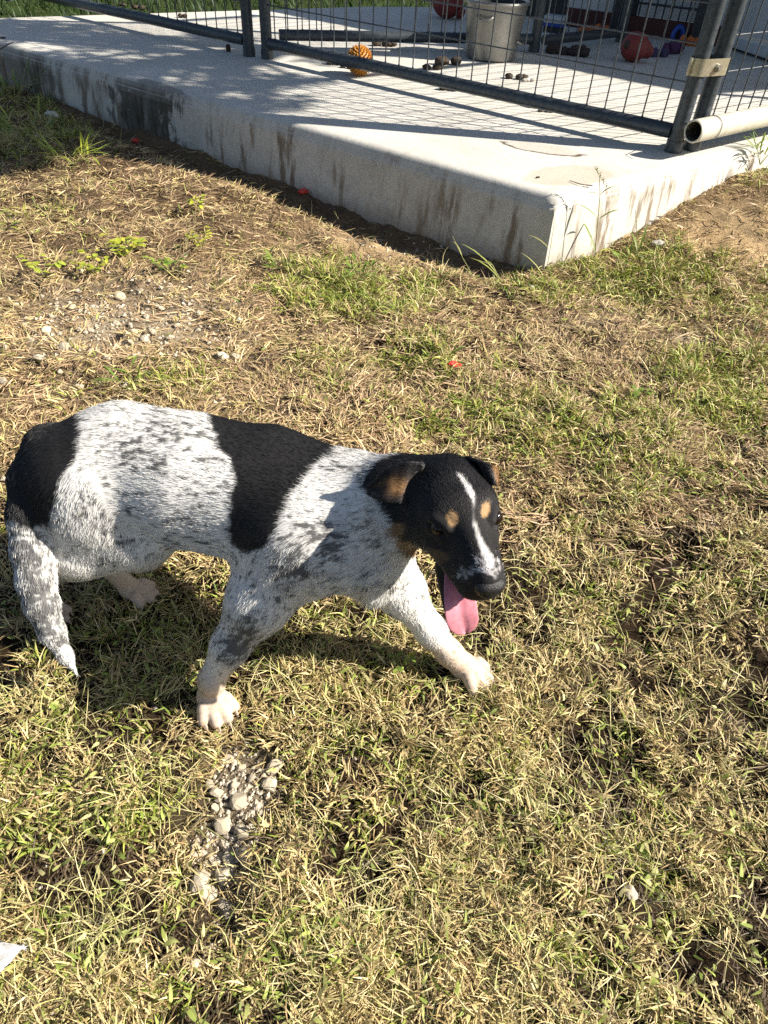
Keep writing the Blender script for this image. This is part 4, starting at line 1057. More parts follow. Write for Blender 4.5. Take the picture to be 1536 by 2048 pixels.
def ear(root, outline_fn, label_off, parent, seed):
    """outline_fn(u,v) -> point; u along the ear base to tip, v across; a folded leaf with thickness"""
    nu, nv = 15, 11; G = np.array([[outline_fn(i / (nu - 1), j / (nv - 1)) for j in range(nv)] for i in range(nu)])
    du = np.gradient(G, axis=0); dv = np.gradient(G, axis=1); n = np.cross(du, dv); n /= np.linalg.norm(n, axis=2)[..., None] + 1e-9
    V = np.concatenate([(G + n * .0016).reshape(-1, 3), (G - n * .0016).reshape(-1, 3)]); m = nu * nv; Fq = []
    for i in range(nu - 1):
        for j in range(nv - 1):
            a = i * nv + j; Fq.append((a, a + 1, a + nv + 1, a + nv)); Fq.append((m + a, m + a + nv, m + a + nv + 1, m + a + 1))
    edge = [(i * nv, (i + 1) * nv) for i in range(nu - 1)] + [((i + 1) * nv + nv - 1, i * nv + nv - 1) for i in range(nu - 1)] + [(j + 1, j) for j in range(nv - 1)] + [((nu - 1) * nv + j, (nu - 1) * nv + j + 1) for j in range(nv - 1)]
    for a, b_ in edge: Fq.append((a, b_, m + b_, m + a))
    return V, np.array(Fq), nv, nu

def make_dog():
    base = np.array([(at(430, 1405)[0] + at(262, 1178)[0]) / 2, (at(430, 1405)[1] + at(262, 1178)[1]) / 2, 0.0])
    t = empty('dog', base, 'black and white speckled puppy with tongue out walking on the grass', 'dog')
    prims, cone, ell = make_prims(); tail_prims(cone); head_prims(cone, ell)
    h = .0032; Fd, lo = build_sdf(prims, h); V, Q = surface_nets(Fd, lo, h)
    for _ in range(1):   # light smoothing
        A = np.zeros_like(V); cn = np.zeros(len(V))
        for k in range(4):
            np.add.at(A, Q[:, k], V[Q[:, (k + 1) % 4]]); np.add.at(cn, Q[:, k], 1)
        V = V * .5 + .5 * A / cn[:, None]
    # keep the largest connected piece only
    N = vnormals(V, Q)
    if (np.mean(np.sum(N[:400] * 0, 1)) == 0) and np.sum(N * (V - V.mean(0))) < 0: Q = Q[:, ::-1]; N = -N
    me = np_mesh('body', V - base, Q, M['coat']); point_color(me, 'coat', coat_color(V)); body = link('body', me, t)
    T = np.concatenate([Q[:, [0, 1, 2]], Q[:, [0, 2, 3]]])
    eyes = [hp(.0615, -.0360, .0120), hp(.0615, .0385, .0125)]
    nose_c = hp(.155, 0, -.012)
    def skip(p, nn):
        k = np.linalg.norm(p - nose_c, axis=1) < .0185
        for e in eyes: k |= np.linalg.norm(p - e, axis=1) < .0112
        hu = (p - O) @ HU; hn = (p - O) @ HN; k |= (hn > .07) & (hn < .16) & (hu < -.052) & (hu > -.11) & (nn @ HU > .2)
        return k
    headw = lambda c: np.where(np.linalg.norm(c - hp(.03, 0, 0), axis=1) < .13, 3.6, 1.0)
    grow_fur(V, T, N, prims, FUR, 'fur', t, 5, skip=skip, area_w=headw)
    # eyes, nose, tongue, claws, teeth
    for s in (-1, 1):
        e = MB().blob(eyes[0 if s < 0 else 1], (.0118, .0118, .0118), 0, 0, 20, 14).build('eye', M['eye'], t)
    # nose leather
    nb = MB(); nu, nv = 26, 18; Vn = []
    for j in range(nv + 1):
        th = math.pi * j / nv
        for k in range(nu):
            a = 2 * math.pi * k / nu; x, y, z = math.sin(th) * math.cos(a), math.sin(th) * math.sin(a), math.cos(th)
            wide = 1 + .12 * z; l = y * .0205 * wide; u = z * .0155; n_ = x * .0150
            for s in (-1, 1):
                dd = ((y - s * .42) ** 2 + (z + .18) ** 2) / .05
                if x > 0: n_ -= .0045 * math.exp(-dd)
            if x > 0: n_ -= .0018 * math.exp(-(y / .1) ** 2) * (1 if z < .3 else .3)
            Vn.append(nose_c + n_ * HN + l * HL + u * HU)
    Fn = [(j * nu + k, (j + 1) * nu + k, (j + 1) * nu + (k + 1) % nu, j * nu + (k + 1) % nu) for j in range(nv) for k in range(nu)]
    nb.add(Vn, Fn).build('nose', M['pad'], t, angle=80)
    # tongue: lies on the lower jaw and hangs over its front edge
    path = [hp(.060, -.008, -.052), hp(.085, -.014, -.060), hp(.105, -.019, -.067), hp(.120, -.022, -.077), hp(.127, -.022, -.090), hp(.129, -.018, -.104), hp(.130, -.016, -.115), hp(.130, -.015, -.120)]
    wid = [.016, .0200, .0220, .0232, .0236, .0214, .0150, .0040]
    from itertools import chain
    ns, nc = 25, 17; pts = []
    tt = np.linspace(0, len(path) - 1, ns); pa = np.array(path)
    pth = np.stack([np.interp(tt, range(len(path)), pa[:, k]) for k in range(3)], 1); ww = np.interp(tt, range(len(path)), wid)
    for _ in range(2): pth[1:-1] = .25 * pth[:-2] + .5 * pth[1:-1] + .25 * pth[2:]
    tg = np.gradient(pth, axis=0); tg /= np.linalg.norm(tg, axis=1)[:, None]; Vt = []
    for i in range(ns):
        sd = HL - tg[i] * (HL @ tg[i]); sd /= np.linalg.norm(sd); up = np.cross(tg[i], sd); up = up if up @ (HU + HN) > 0 else -up
        for k in range(nc * 2):
            a = 2 * math.pi * k / (nc * 2); x = math.cos(a); z = math.sin(a)
            groove = -.0022 * math.exp(-(x / .22) ** 2) if z > 0 else 0
            Vt.append(pth[i] + sd * ww[i] * x + up * (.0032 * z + groove + .0035 * x * x))
    m2 = nc * 2; Ft = [(i * m2 + k, i * m2 + (k + 1) % m2, (i + 1) * m2 + (k + 1) % m2, (i + 1) * m2 + k) for i in range(ns - 1) for k in range(m2)] + [tuple(range(m2))[::-1], tuple((ns - 1) * m2 + k for k in range(m2))]
    MB().add(Vt, Ft).build('tongue', M['tongue'], t, angle=80)
    for k, s in enumerate((-1, 1)):
        MB().tube([hp(.098, s * .0150 - .012, -.092), hp(.104, s * .0150 - .012, -.082), hp(.106, s * .0150 - .012, -.076)], [.0030, .0024, .0005], 7).build('tooth', M['tooth'], t)
    for e, d, o, s in PAWS:
        MB().tube([e + d * .006 * s + [0, 0, .001], e + d * .013 * s - [0, 0, .003], e + d * .017 * s - [0, 0, .008]], [.0032 * s, .0026 * s, .0006], 6).build('claw', M['claw'], t)
    # ears: folded triangles, near one flopped back, far one tipped forward
    def fold(b0, b1, out, tip, fold_at, wide=1.0, bulge=.012):
        b0, b1, out, tip = (np.array(q, float) for q in (b0, b1, out, tip)); mid = (b0 + b1) / 2; nrm = np.cross(b1 - b0, out - mid); nrm /= np.linalg.norm(nrm)
        def f(u, v):
            w = (1 - u ** 1.6) * (1 + .45 * math.sin(math.pi * min(u * 1.5, 1)) * .5) * wide + .06 * (1 - u)
            ctr = mid + (out - mid) * min(u / fold_at, 1) if u < fold_at else out + (tip - out) * ((u - fold_at) / (1 - fold_at))
            k = 1 - abs(u - fold_at) / .18
            if k > 0: ctr = ctr + nrm * (.004 * k)
            c = (v - .5) * 2
            return ctr + (b1 - b0) * .5 * c * w + nrm * bulge * (1 - c * c) * (1 - .6 * u)
        return f
    tv = EYE - O; tv /= np.linalg.norm(tv)
    def hq(px, py, k):
        d = (px - 768) * RT + (1024 - py) * UP + F_PX * fw; return EYE + d * (((O - EYE) @ tv + k) / (d @ tv))
    def flap(ctr, half, edge, bulge):
        """an ear leaf: centre line, half widths along it, cupped across"""
        def f(u, v):
            x = np.linspace(0, 1, len(ctr)); c = np.array([np.interp(u, x, [q[k] for q in ctr]) for k in range(3)]); e = np.array([np.interp(u, x, [q[k] for q in edge]) for k in range(3)])
            w = np.interp(u, np.linspace(0, 1, len(half)), half); cc = (v - .5) * 2; e = e / np.linalg.norm(e)
            return c + e * w * cc + tv * bulge * (cc * cc - 1) * (1 - .5 * u)
        return f
    e1 = hq(842, 930, .01) - hq(818, 1018, .01); e2 = hq(765, 935, .01) - hq(750, 1010, .01); e3 = hq(742, 950, 0) - hq(736, 990, 0)
    f1 = hq(925, 935, -.03) - hq(972, 945, -.02); f2 = hq(940, 915, 0) - hq(992, 935, 0); f3 = hq(975, 965, 0) - hq(998, 962, 0)
    ears = [flap([hq(838, 965, .022), hq(808, 964, .036), hq(776, 968, .034), hq(738, 978, .016)], [.029, .030, .028, .021, .007], [e1, e1 + e2, e2, e3], .016),
            flap([hq(948, 945, -.030), hq(958, 924, -.018), hq(975, 930, .004), hq(988, 968, .010)], [.022, .024, .020, .012, .004], [f1, f2, f2, f3], -.008)]
    for i, fe in enumerate(ears):
        Ve, Fe, nv_, nu_ = ear(None, fe, None, t, i); half = len(Ve) // 2
        u = np.tile(np.repeat(np.arange(nu_) / (nu_ - 1), nv_), 2); v = np.tile(np.tile(np.arange(nv_) / (nv_ - 1), nu_), 2); sidef = np.arange(len(Ve)) < half
        blk = np.array([.017, .016, .017]); tanc = np.array([.36, .20, .085]); pink = np.array([.20, .095, .08])
        inner = sidef if EAR_IN[i] else ~sidef
        amt = np.where(inner, .75 * np.exp(-((v - .40) / .20) ** 2 - ((u - .45) / .20) ** 2) + .35 * np.exp(-((v - .62) / .14) ** 2 - ((u - .7) / .2) ** 2), 0) if i == 0 else sstep(.55, .85, 1 - v) * sstep(.3, .6, u) ; Ce = blk + (tanc - blk) * np.clip(amt * (.6 + .8 * fbm(Ve * 120, 5, 2)), 0, 1)[:, None]
        me = np_mesh('ear', Ve - base, Fe, M['coat']); point_color(me, 'coat', Ce); eo = link('ear', me, t)
        Ne = vnormals(Ve, Fe); Te = np.concatenate([Fe[:, [0, 1, 2]], Fe[:, [0, 2, 3]]])
        fl = [dict(a=Ve.mean(0), b=Ve.mean(0) + 1e-4, ra=.08, rb=.08, f=(fe(1, .5) - fe(0, .5)) / np.linalg.norm(fe(1, .5) - fe(0, .5)), ln=.0055)]
        def colf(P_, st, Ve=Ve, Ce=Ce):
            out = np.zeros((len(P_), 3))
            for s0 in range(0, len(P_), 2000):
                dd = ((P_[s0:s0 + 2000, None] - Ve[None]) ** 2).sum(2); out[s0:s0 + 2000] = Ce[dd.argmin(1)]
            return out
        fo = grow_fur(Ve, Te, Ne, fl, 5000, 'ear_fur', eo, 60 + i, colf=colf)
    return t, prims
EAR_IN = (False, True)
FUR = 300000

def other_dog():
    """a second speckled dog, almost wholly past the left edge; only its white tail tip reaches into view"""
    tip = at(54, 1890, .08); root = tip + np.array([-.26, -.16, .08])
    save = PAWS[:]; prims, cone, ell = make_prims(); tail_keep = []
    PAWS[:] = save
    ax = np.array([-.90, -.44, 0]); ax /= np.linalg.norm(ax); sd = np.array([-ax[1], ax[0], 0])
    src0 = at(92, 885, .375); f0 = at(800, 1040, .34) - at(137, 940, .335); f0[2] = 0; f0 /= np.linalg.norm(f0); s0 = np.array([-f0[1], f0[0], 0])
    hips = root + ax * .02
    def X(p): q = p - src0; return np.array([hips[0], hips[1], 0]) + ax * (q @ f0) + sd * (q @ s0) + np.array([0, 0, p[2]])
    def Xd(v): return ax * (v @ f0) + sd * (v @ s0) + np.array([0, 0, v[2]])
    hx = [p for p in prims]
    head_prims(lambda *a, **k: cone(*a, **k), ell)
    for p in prims:
        if 'M' in p: p['M'] = np.stack([Xd(r_) for r_ in p['M']])
        p['a'], p['b'], p['f'] = X(p['a']), X(p['b']), Xd(p['f'])
    mid = (root + tip) / 2 + [0, 0, -.015]
    pr = root + ax * .03 + [0, 0, .10]
    t2 = tip + (root - tip) * .13
    for a, b_, ra, rb in ((pr, root, .05, .026), (root, mid, .026, .022), (mid, t2, .022, .0135), (t2, tip, .0135, .002)):
        f = b_ - a; prims.append(dict(a=a, b=b_, ra=ra, rb=rb, k=.02, f=f / np.linalg.norm(f), ln=.008))
    base = np.array([hips[0] + ax[0] * .3, hips[1] + ax[1] * .3, 0])
    t = empty('dog', base, 'second dog past the left edge, only its white tail tip showing', 'dog')
    h = .006; Fd, lo = build_sdf(prims, h); V, Q = surface_nets(Fd, lo, h); N = vnormals(V, Q)
    if np.sum(N * (V - V.mean(0))) < 0: Q = Q[:, ::-1]; N = -N
    def col(P, st=False):
        w = np.tile([.60, .60, .60], (len(P), 1)); f = sstep(.46, .60, fbm(P * np.array([40, 60, 60]), 17, 3)); far = sstep(.1, .25, (P - root) @ ax)
        return w + (np.array([.03, .03, .032]) - w) * (f * (.45 + .5 * far))[:, None]
    me = np_mesh('body', V - base, Q, M['coat']); point_color(me, 'coat', col(V) * .8); link('body', me, t)
    T = np.concatenate([Q[:, [0, 1, 2]], Q[:, [0, 2, 3]]])
    near = lambda c: np.where(np.linalg.norm(c - tip, axis=1) < .25, 6.0, .6)
    grow_fur(V, T, N, prims, 40000, 'fur', t, 9, colf=col, area_w=near)
DOG, DOGP = make_dog()
other_dog()

# ------------------------------------------------------------------ grass
def strips(root, head, L, Wd, droop, lift, K=4, curl=None, twist=0.0, r=rng):
    """n curved ribbons: root (n,3), heading angle, length, width; returns V (n,K+1,2,3)"""
    n = len(root); V = np.zeros((n, K + 1, 2, 3)); p = root.copy(); el = lift.copy(); az = head.copy(); roll = r.uniform(-1.0, 1.0, n) * twist
    if curl is None: curl = np.zeros(n)
    for k in range(K + 1):
        t = k / K; w = Wd * (1 - .92 * t ** 1.8) * (0.7 + .6 * min(t * 3, 1) * .5)
        d = np.stack([np.cos(el) * np.cos(az), np.cos(el) * np.sin(az), np.sin(el)], 1); s = np.stack([-np.sin(az), np.cos(az), np.zeros(n)], 1)
        u = np.cross(d, s); s = s * np.cos(roll)[:, None] + u * np.sin(roll)[:, None]
        V[:, k, 0] = p - s * (w / 2)[:, None]; V[:, k, 1] = p + s * (w / 2)[:, None]
        p = p + d * (L / K)[:, None]; el = el - droop / K; az = az + curl / K; roll = roll + twist * .25 * r.uniform(-1, 1, n)
    return V

def strip_faces(n, K):
    q = []
    for k in range(K): q.append(np.array([2 * k, 2 * k + 1, 2 * k + 3, 2 * k + 2]))
    q = np.array(q)[None] + (np.arange(n) * 2 * (K + 1))[:, None, None]; return q.reshape(-1, 4)

def scatter(n, dens=None, y0=.10, y1=5.2):
    """points on the ground inside the view, thinning with distance the way the picture does"""
    out = []; need = n
    while need > 0:
        m = max(4000, need * 3); px = rng.uniform(-90, 1626, m); py = rng.uniform(60, 2150, m)
        P = np.array([0, 0, 0.]) ; d = (px - 768)[:, None] * RT + (1024 - py)[:, None] * UP + F_PX * fw; P = EYE + d * (-CAM_H / d[:, 2])[:, None]
        keep = (P[:, 1] > y0) & (P[:, 1] < y1) & (slab_inside(P[:, :2]) < -.012)
        # pixel-uniform puts too many far away: temper towards uniform in the world
        dist = np.linalg.norm(P - EYE, axis=1); keep &= rng.random(m) < np.clip((dist / 1.9) ** 0.0, 0, 1)
        P = P[keep]
        if dens is not None: P = P[rng.random(len(P)) < dens(P)]
        out.append(P[:need]); need -= len(out[-1])
    P = np.concatenate(out); P[:, 2] = ground_z(P[:, :2]); return P

def push_out(V):
    """keep blades from growing into the slab"""
    sh = V.shape; Q = V.reshape(-1, 3); ins = slab_inside(Q[:, :2]); m = (ins > -.012) & (Q[:, 2] < SZ + .02)
    for a, d in ((CORNER, DL), (CORNER, DR)):
        pass
    rel = Q[:, :2] - CORNER; nl = np.array([DL[1], -DL[0]]); nl = -nl if nl @ (POLY[2] - CORNER) > 0 else nl; nr = np.array([DR[1], -DR[0]]); nr = -nr if nr @ (POLY[2] - CORNER) > 0 else nr
    dl = rel @ nl; dr = rel @ nr
    useL = dl > dr
    Q[m & useL, :2] += (-(dl[m & useL]) + .028)[:, None] * nl; Q[m & ~useL, :2] += (-(dr[m & ~useL]) + .028)[:, None] * nr
    return Q.reshape(sh)

DOGB = None
def clear_dog(V):
    """press down blades that would poke through the dog's feet"""
    return V

def grass_layer(name, mat, P, head, L, Wd, droop, lift, C, K, curl, twist):
    V = strips(P, head, L, Wd, droop, lift, K, curl, twist); V = push_out(V)
    zf = P[:, 2][:, None, None]; V[..., 2] = np.maximum(V[..., 2], zf + .0008)
    n = len(P); me = np_mesh(name, V.reshape(-1, 3), strip_faces(n, K), mat, True)
    t = np.linspace(0, 1, K + 1)[None, :, None, None]; Cc = C[:, None, None, :] * (1 + .12 * t) ; Cc = np.broadcast_to(Cc, (n, K + 1, 2, 3)).reshape(-1, 3)
    point_color(me, 'tint', np.clip(Cc, 0, .9)); return tag(link(name, me), kind='stuff')

def depth_scale(P): return np.clip(np.linalg.norm(P - EYE, axis=1) / 1.5, .8, 2.2)

def pal(n, cols, jit=.22):
    cols = np.array(cols); i = rng.integers(0, len(cols), n); j = rng.integers(0, len(cols), n); t = rng.random(n)[:, None]
    return (cols[i] * (1 - t) + cols[j] * t) * rng.uniform(1 - jit, 1 + jit, (n, 1))

STRAW = [(.50, .375, .17), (.60, .47, .235), (.38, .265, .12), (.54, .43, .20), (.64, .53, .29), (.26, .17, .085), (.47, .41, .16)]
GREENS = [(.23, .28, .04), (.30, .345, .055), (.145, .215, .028), (.38, .40, .09), (.27, .33, .05), (.42, .41, .12), (.115, .175, .03)]
BROWN = [(.20, .13, .075), (.30, .20, .115), (.13, .085, .05), (.38, .27, .155)]

def build_grass():
    hol = lambda P: np.clip(np.maximum(np.maximum(1.15 * blobs(P, HOLLOW), .70 * left_strip(P)), .55 * holes(P)), 0, 1); bare = lambda P: np.clip(np.maximum(blobs(P, BARE), 1.25 * hol(P)), 0, 1.2); green = lambda P: blobs(P, GREEN)
    patch = lambda P, s=9, k=2: fbm(P[:, :2] * s, 21, k)
    # 1. trodden brown thatch, darkened nearby to deepen the shade between blades
    n = 34000; P = scatter(n, lambda P: np.clip((1.0 - .55 * bare(P)) * np.maximum(sstep(1.2, 2.3, P[:, 1]), .25 + .75 * sstep(.36, .6, patch(P, 13))) * (1 - .85 * hol(P)), .02, 1)); ds = depth_scale(P)
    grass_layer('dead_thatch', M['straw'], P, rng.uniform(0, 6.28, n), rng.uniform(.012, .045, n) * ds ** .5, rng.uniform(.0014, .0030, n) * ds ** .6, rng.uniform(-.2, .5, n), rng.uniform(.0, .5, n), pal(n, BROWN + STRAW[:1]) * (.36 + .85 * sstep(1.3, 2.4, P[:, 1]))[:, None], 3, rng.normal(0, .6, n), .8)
    def clumps(nc, per, dens, spread):
        """tufts: centres scattered by density, blades leaning out from each centre"""
        Cn = scatter(nc, dens); k = rng.integers(per[0], per[1], nc); i = np.repeat(np.arange(nc), k); n = len(i)
        a = rng.uniform(0, 6.28, n); rad = spread * np.sqrt(rng.random(n)) * np.repeat(rng.uniform(.5, 1.5, nc), k) * depth_scale(Cn)[i]
        P = Cn[i] + np.stack([np.cos(a) * rad, np.sin(a) * rad, np.zeros(n)], 1); P = P[:, :]; P[:, 2] = ground_z(P[:, :2])
        return P, a, i, np.repeat(rng.uniform(.7, 1.35, nc), k), np.repeat(rng.uniform(0, 1, nc), k), n
    # 2. dry straw in flattened, combed tufts and loose bits
    P, a, i, sz, tone, n = clumps(6000, (6, 18), lambda P: np.clip((1.05 - .55 * bare(P)) * np.maximum(.8 * sstep(1.3, 2.3, P[:, 1]), sstep(.33, .64, patch(P, 10))) * (1 - .92 * hol(P)), .012, 1), .018); ds = depth_scale(P)
    comb = np.repeat(rng.uniform(0, 6.28, 6000), np.bincount(i, minlength=6000)); hd = np.where(tone > .45, comb + rng.normal(0, .45, n), a + rng.normal(0, .6, n))
    C = pal(n, STRAW, .25) * (.72 + .5 * tone)[:, None]; P[:, 2] += rng.uniform(0, .012, n)
    grass_layer('dry_straw', M['straw'], P, hd, rng.uniform(.009, .038, n) * sz * ds ** .45, rng.uniform(.0015, .0037, n) * ds ** .4, rng.uniform(-.1, 1.4, n), rng.uniform(.05, 1.1, n) * (1 - .55 * sstep(1.3, 2.2, P[:, 1])), C, 4, rng.normal(0, .5, n), .9)
    # 3. green and yellow-green blades in tufts
    P, a, i, sz, tone, n = clumps(3900, (4, 13), lambda P: np.clip((.07 + 1.1 * green(P)) * (1 - .8 * bare(P)) * sstep(.38, .58, patch(P, 11)) * 1.5 * (1 - hol(P)), .005, 1), .012); ds = depth_scale(P); g = green(P)
    C = pal(n, GREENS, .2) * (.75 + .5 * tone)[:, None]; dry = rng.random(n) < .34; C[dry] = pal(int(dry.sum()), STRAW, .2)
    grass_layer('green_grass', M['blade'], P, a + rng.normal(0, .5, n), rng.uniform(.013, .036, n) * sz * (.75 + .5 * g) * ds ** .35, rng.uniform(.0020, .0046, n) * ds ** .5, rng.uniform(.5, 2.4, n), rng.uniform(.3, 1.45, n), C, 5, rng.normal(0, .5, n), .8)
    # 4. yellowing runners and stems standing above the mat
    n = 8000; P = scatter(n, lambda P: np.clip((.35 + .8 * green(P)) * (1 - .8 * bare(P)) * sstep(.3, .7, patch(P, 8)) * (1 - hol(P)), .01, 1)); ds = depth_scale(P)
    grass_layer('pale_stems', M['straw'], P, rng.uniform(0, 6.28, n), rng.uniform(.03, .090, n) * ds ** .3, rng.uniform(.0011, .0021, n) * ds ** .5, rng.uniform(.3, 1.6, n), rng.uniform(.2, 1.2, n), pal(n, [(.60, .52, .25), (.46, .44, .17), (.68, .57, .33), (.38, .38, .13)]), 5, rng.normal(0, .9, n), .6)
    # 5. broader leaves
    n = 2600; P = scatter(n, lambda P: np.clip((.10 + green(P)) * (1 - .85 * bare(P)) * (1 - hol(P)), .01, 1)); ds = depth_scale(P); P[:, 2] += rng.uniform(.006, .022, n)
    grass_layer('broad_blades', M['leaf'], P, rng.uniform(0, 6.28, n), rng.uniform(.012, .028, n) * ds ** .3, rng.uniform(.0042, .0078, n) * ds ** .3, rng.uniform(.4, 1.8, n), rng.uniform(.0, .9, n), pal(n, [(.26, .33, .07), (.36, .42, .10), (.46, .48, .16), (.52, .47, .22)]), 5, rng.normal(0, .6, n), .8)
    # 6. matted straw carpet in the middle distance
    n = 60000; P = scatter(n, lambda P: np.clip((1 - .45 * bare(P)) * (1 - .8 * hol(P)), .02, 1) * sstep(.95, 1.5, P[:, 1]) * (.35 + .65 * sstep(.3, .6, patch(P, 12)))); flow = 6.28 * fbm(P[:, :2] * 3.0, 91, 2) * 2
    C = pal(n, [(.52, .38, .21), (.42, .29, .16), (.62, .47, .28), (.33, .22, .125), (.24, .155, .09)], .25) * (.7 + .6 * patch(P, 5))[:, None]
    grass_layer('matted_straw', M['straw'], P, flow + rng.normal(0, .8, n), rng.uniform(.018, .070, n), rng.uniform(.0022, .0050, n), rng.uniform(-.1, .6, n), rng.uniform(-.02, .42, n), C, 3, rng.normal(0, .5, n), .9)
    # 7. lush patches in the middle distance
    P, a, i, sz, tone, n = clumps(1700, (5, 12), lambda P: np.clip(1.3 * green(P) - .35, 0, 1) * sstep(1.1, 1.6, P[:, 1]) * (1 - hol(P)) * sstep(.35, .5, patch(P, 9)), .014)
    C = pal(n, GREENS, .2) * (.8 + .45 * tone)[:, None]; dry = rng.random(n) < .25; C[dry] = pal(int(dry.sum()), STRAW, .2)
    grass_layer('lush_grass', M['blade'], P, a + rng.normal(0, .5, n), rng.uniform(.024, .062, n) * sz, rng.uniform(.0028, .0060, n), rng.uniform(.4, 2.2, n), rng.uniform(.3, 1.4, n), C, 4, rng.normal(0, .5, n), .7)
    # 8. turf beyond the slab, its greens darkened to stand in for shade
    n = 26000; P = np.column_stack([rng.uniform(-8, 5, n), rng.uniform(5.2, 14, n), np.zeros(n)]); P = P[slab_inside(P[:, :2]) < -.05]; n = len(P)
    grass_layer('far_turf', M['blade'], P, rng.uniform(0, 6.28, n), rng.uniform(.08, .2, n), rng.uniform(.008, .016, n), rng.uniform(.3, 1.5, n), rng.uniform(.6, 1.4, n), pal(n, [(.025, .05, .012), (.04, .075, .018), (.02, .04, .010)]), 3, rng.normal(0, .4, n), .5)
build_grass()

# ------------------------------------------------------------------ weeds that stand out one by one
def leaf_fan(mb_v, mb_f, mb_c, c, az, el, L, Wd, col, curve=.6):
    pr = [(0, .0), (.2, .7), (.45, 1.0), (.7, .85), (.9, .4), (1.0, .02)]; p = np.array(c, float); b0 = len(mb_v); e = el; last = 0
    s = np.array([-math.sin(az), math.cos(az), 0])
    for t, w in pr:
        d = np.array([math.cos(e) * math.cos(az), math.cos(e) * math.sin(az), math.sin(e)]); p = p + d * L * (t - last); last = t; e -= curve * .2
        up = np.cross(d, s)
        mb_v += [p - s * Wd * w / 2 + up * Wd * w * .12, p, p + s * Wd * w / 2 + up * Wd * w * .12]; mb_c += [col] * 3
    for i in range(len(pr) - 1):
        a = b0 + 3 * i; mb_f += [(a, a + 1, a + 4, a + 3), (a + 1, a + 2, a + 5, a + 4)]

def weed(px, py, label, name='weed', cat='weed', n=14, spread=.05, L=(.012, .022), Wd=(.008, .014), cols=((.46, .50, .06), (.38, .45, .06), (.55, .52, .09)), h=.035, seed=1, group=None, el=(.0, .7), k=1.0):
    L = (L[0] * k, L[1] * k); Wd = (Wd[0] * k, Wd[1] * k); n = int(n * (1.6 if k > 1 else 1)); spread *= 1.25 if k > 1 else 1
    r = random.Random(seed); p = at(px, py, .01); z = gz(p); p = at(px, py, z)
    t = empty(name, (p[0], p[1], z), label, cat, group); V, Fc, Cc = [], [], []; st = MB()
    arms = max(3, n // 4)
    for a in range(arms):
        az = a * 6.28 / arms + r.uniform(-.5, .5); R = spread * r.uniform(.5, 1.1); tipz = h * r.uniform(.5, 1.2)
        e = p + np.array([math.cos(az) * R, math.sin(az) * R, tipz]); m_ = (p + e) / 2 + [0, 0, tipz * .4]
        st.tube([p, m_, e], [.0012, .0011, .0008], 5)
        for kk in range(max(2, n // arms)):
            q = p + (e - p) * r.uniform(.35, 1.0) + np.array([r.uniform(-.004, .004), r.uniform(-.004, .004), tipz * .4])
            leaf_fan(V, Fc, Cc, q, az + r.uniform(-1.6, 1.6), r.uniform(*el), r.uniform(*L), r.uniform(*Wd), np.array(r.choice(cols)) * r.uniform(.8, 1.15))
    me = np_mesh('leaves', np.array(V) - np.array(t.location), np.array(Fc), M['leaf']); point_color(me, 'tint', np.array(Cc)); link('leaves', me, t)
    me_s = st.build('stems', M['stem'], t)
    return t
M['stem'] = simple('weed_stem', (.22, .25, .07), (.36, .34, .12), .6, 40, 0, 0)
YG = ((.46, .50, .06), (.38, .45, .06), (.55, .52, .09)); DG = ((.15, .25, .04), (.22, .32, .055), (.30, .39, .075))
weed(255, 512, 'largest yellow green creeping weed above the gravelly patch', n=26, spread=.05, L=(.014, .026), Wd=(.011, .018), seed=3, k=1.55, h=.05)
weed(398, 426, 'small yellow weed alone in the straw near the slab', n=16, spread=.035, L=(.012, .02), Wd=(.007, .012), seed=4, k=1.55, h=.05)
weed(190, 552, 'yellow green weed on the left of the creeping group by the pale stones', n=20, spread=.05, seed=5, k=1.55, h=.05)
weed(92, 556, 'yellow weed sprig nearest the left edge by the gravel', n=14, spread=.045, seed=6, k=1.55, h=.05)
weed(405, 497, 'yellow weed runner right of the large creeping weed', n=20, spread=.055, L=(.01, .017), Wd=(.006, .01), seed=7, k=1.55, h=.05)
weed(340, 548, 'green low weed between the creeping weeds and the dog', n=18, spread=.05, cols=DG + YG[:1], seed=8, k=1.55, h=.05)
weed(8, 462, 'broad green blade tuft at the left edge in the straw', 'grass_tuft', 'grass tuft', n=10, spread=.06, L=(.05, .09), Wd=(.007, .011), cols=DG[1:] + YG[:1], seed=9, el=(.1, .6))
weed(262, 775, 'fresh green grass tuft just behind the dog\'s back', 'grass_tuft', 'grass tuft', n=14, spread=.04, L=(.04, .07), Wd=(.004, .007), cols=DG, seed=10, el=(.4, 1.2))
weed(800, 1335, 'broad leaved green sprig between the dog\'s front legs', n=10, spread=.03, L=(.014, .022), Wd=(.006, .009), cols=DG[1:] + YG[:1], seed=11)
weed(1270, 800, 'dark green leafy weed right of the lone stone', n=14, spread=.04, L=(.02, .03), Wd=(.008, .012), cols=DG[:2], seed=16)
weed(560, 540, 'bushy dark green clump left of the leafy patch by the slab', 'grass_tuft', 'grass tuft', n=30, spread=.07, L=(.03, .05), Wd=(.006, .010), cols=DG, seed=17, h=.05, el=(.3, 1.1))
weed(720, 570, 'bushy green clump in the middle of the leafy patch by the slab', 'grass_tuft', 'grass tuft', n=34, spread=.08, L=(.03, .05), Wd=(.006, .010), cols=DG, seed=18, h=.05, el=(.3, 1.1))
weed(1250, 545, 'thick green clump at the foot of the sunlit slab face', 'grass_tuft', 'grass tuft', n=30, spread=.09, L=(.04, .06), Wd=(.006, .010), cols=DG + YG[:1], seed=19, h=.05, el=(.3, 1.2))
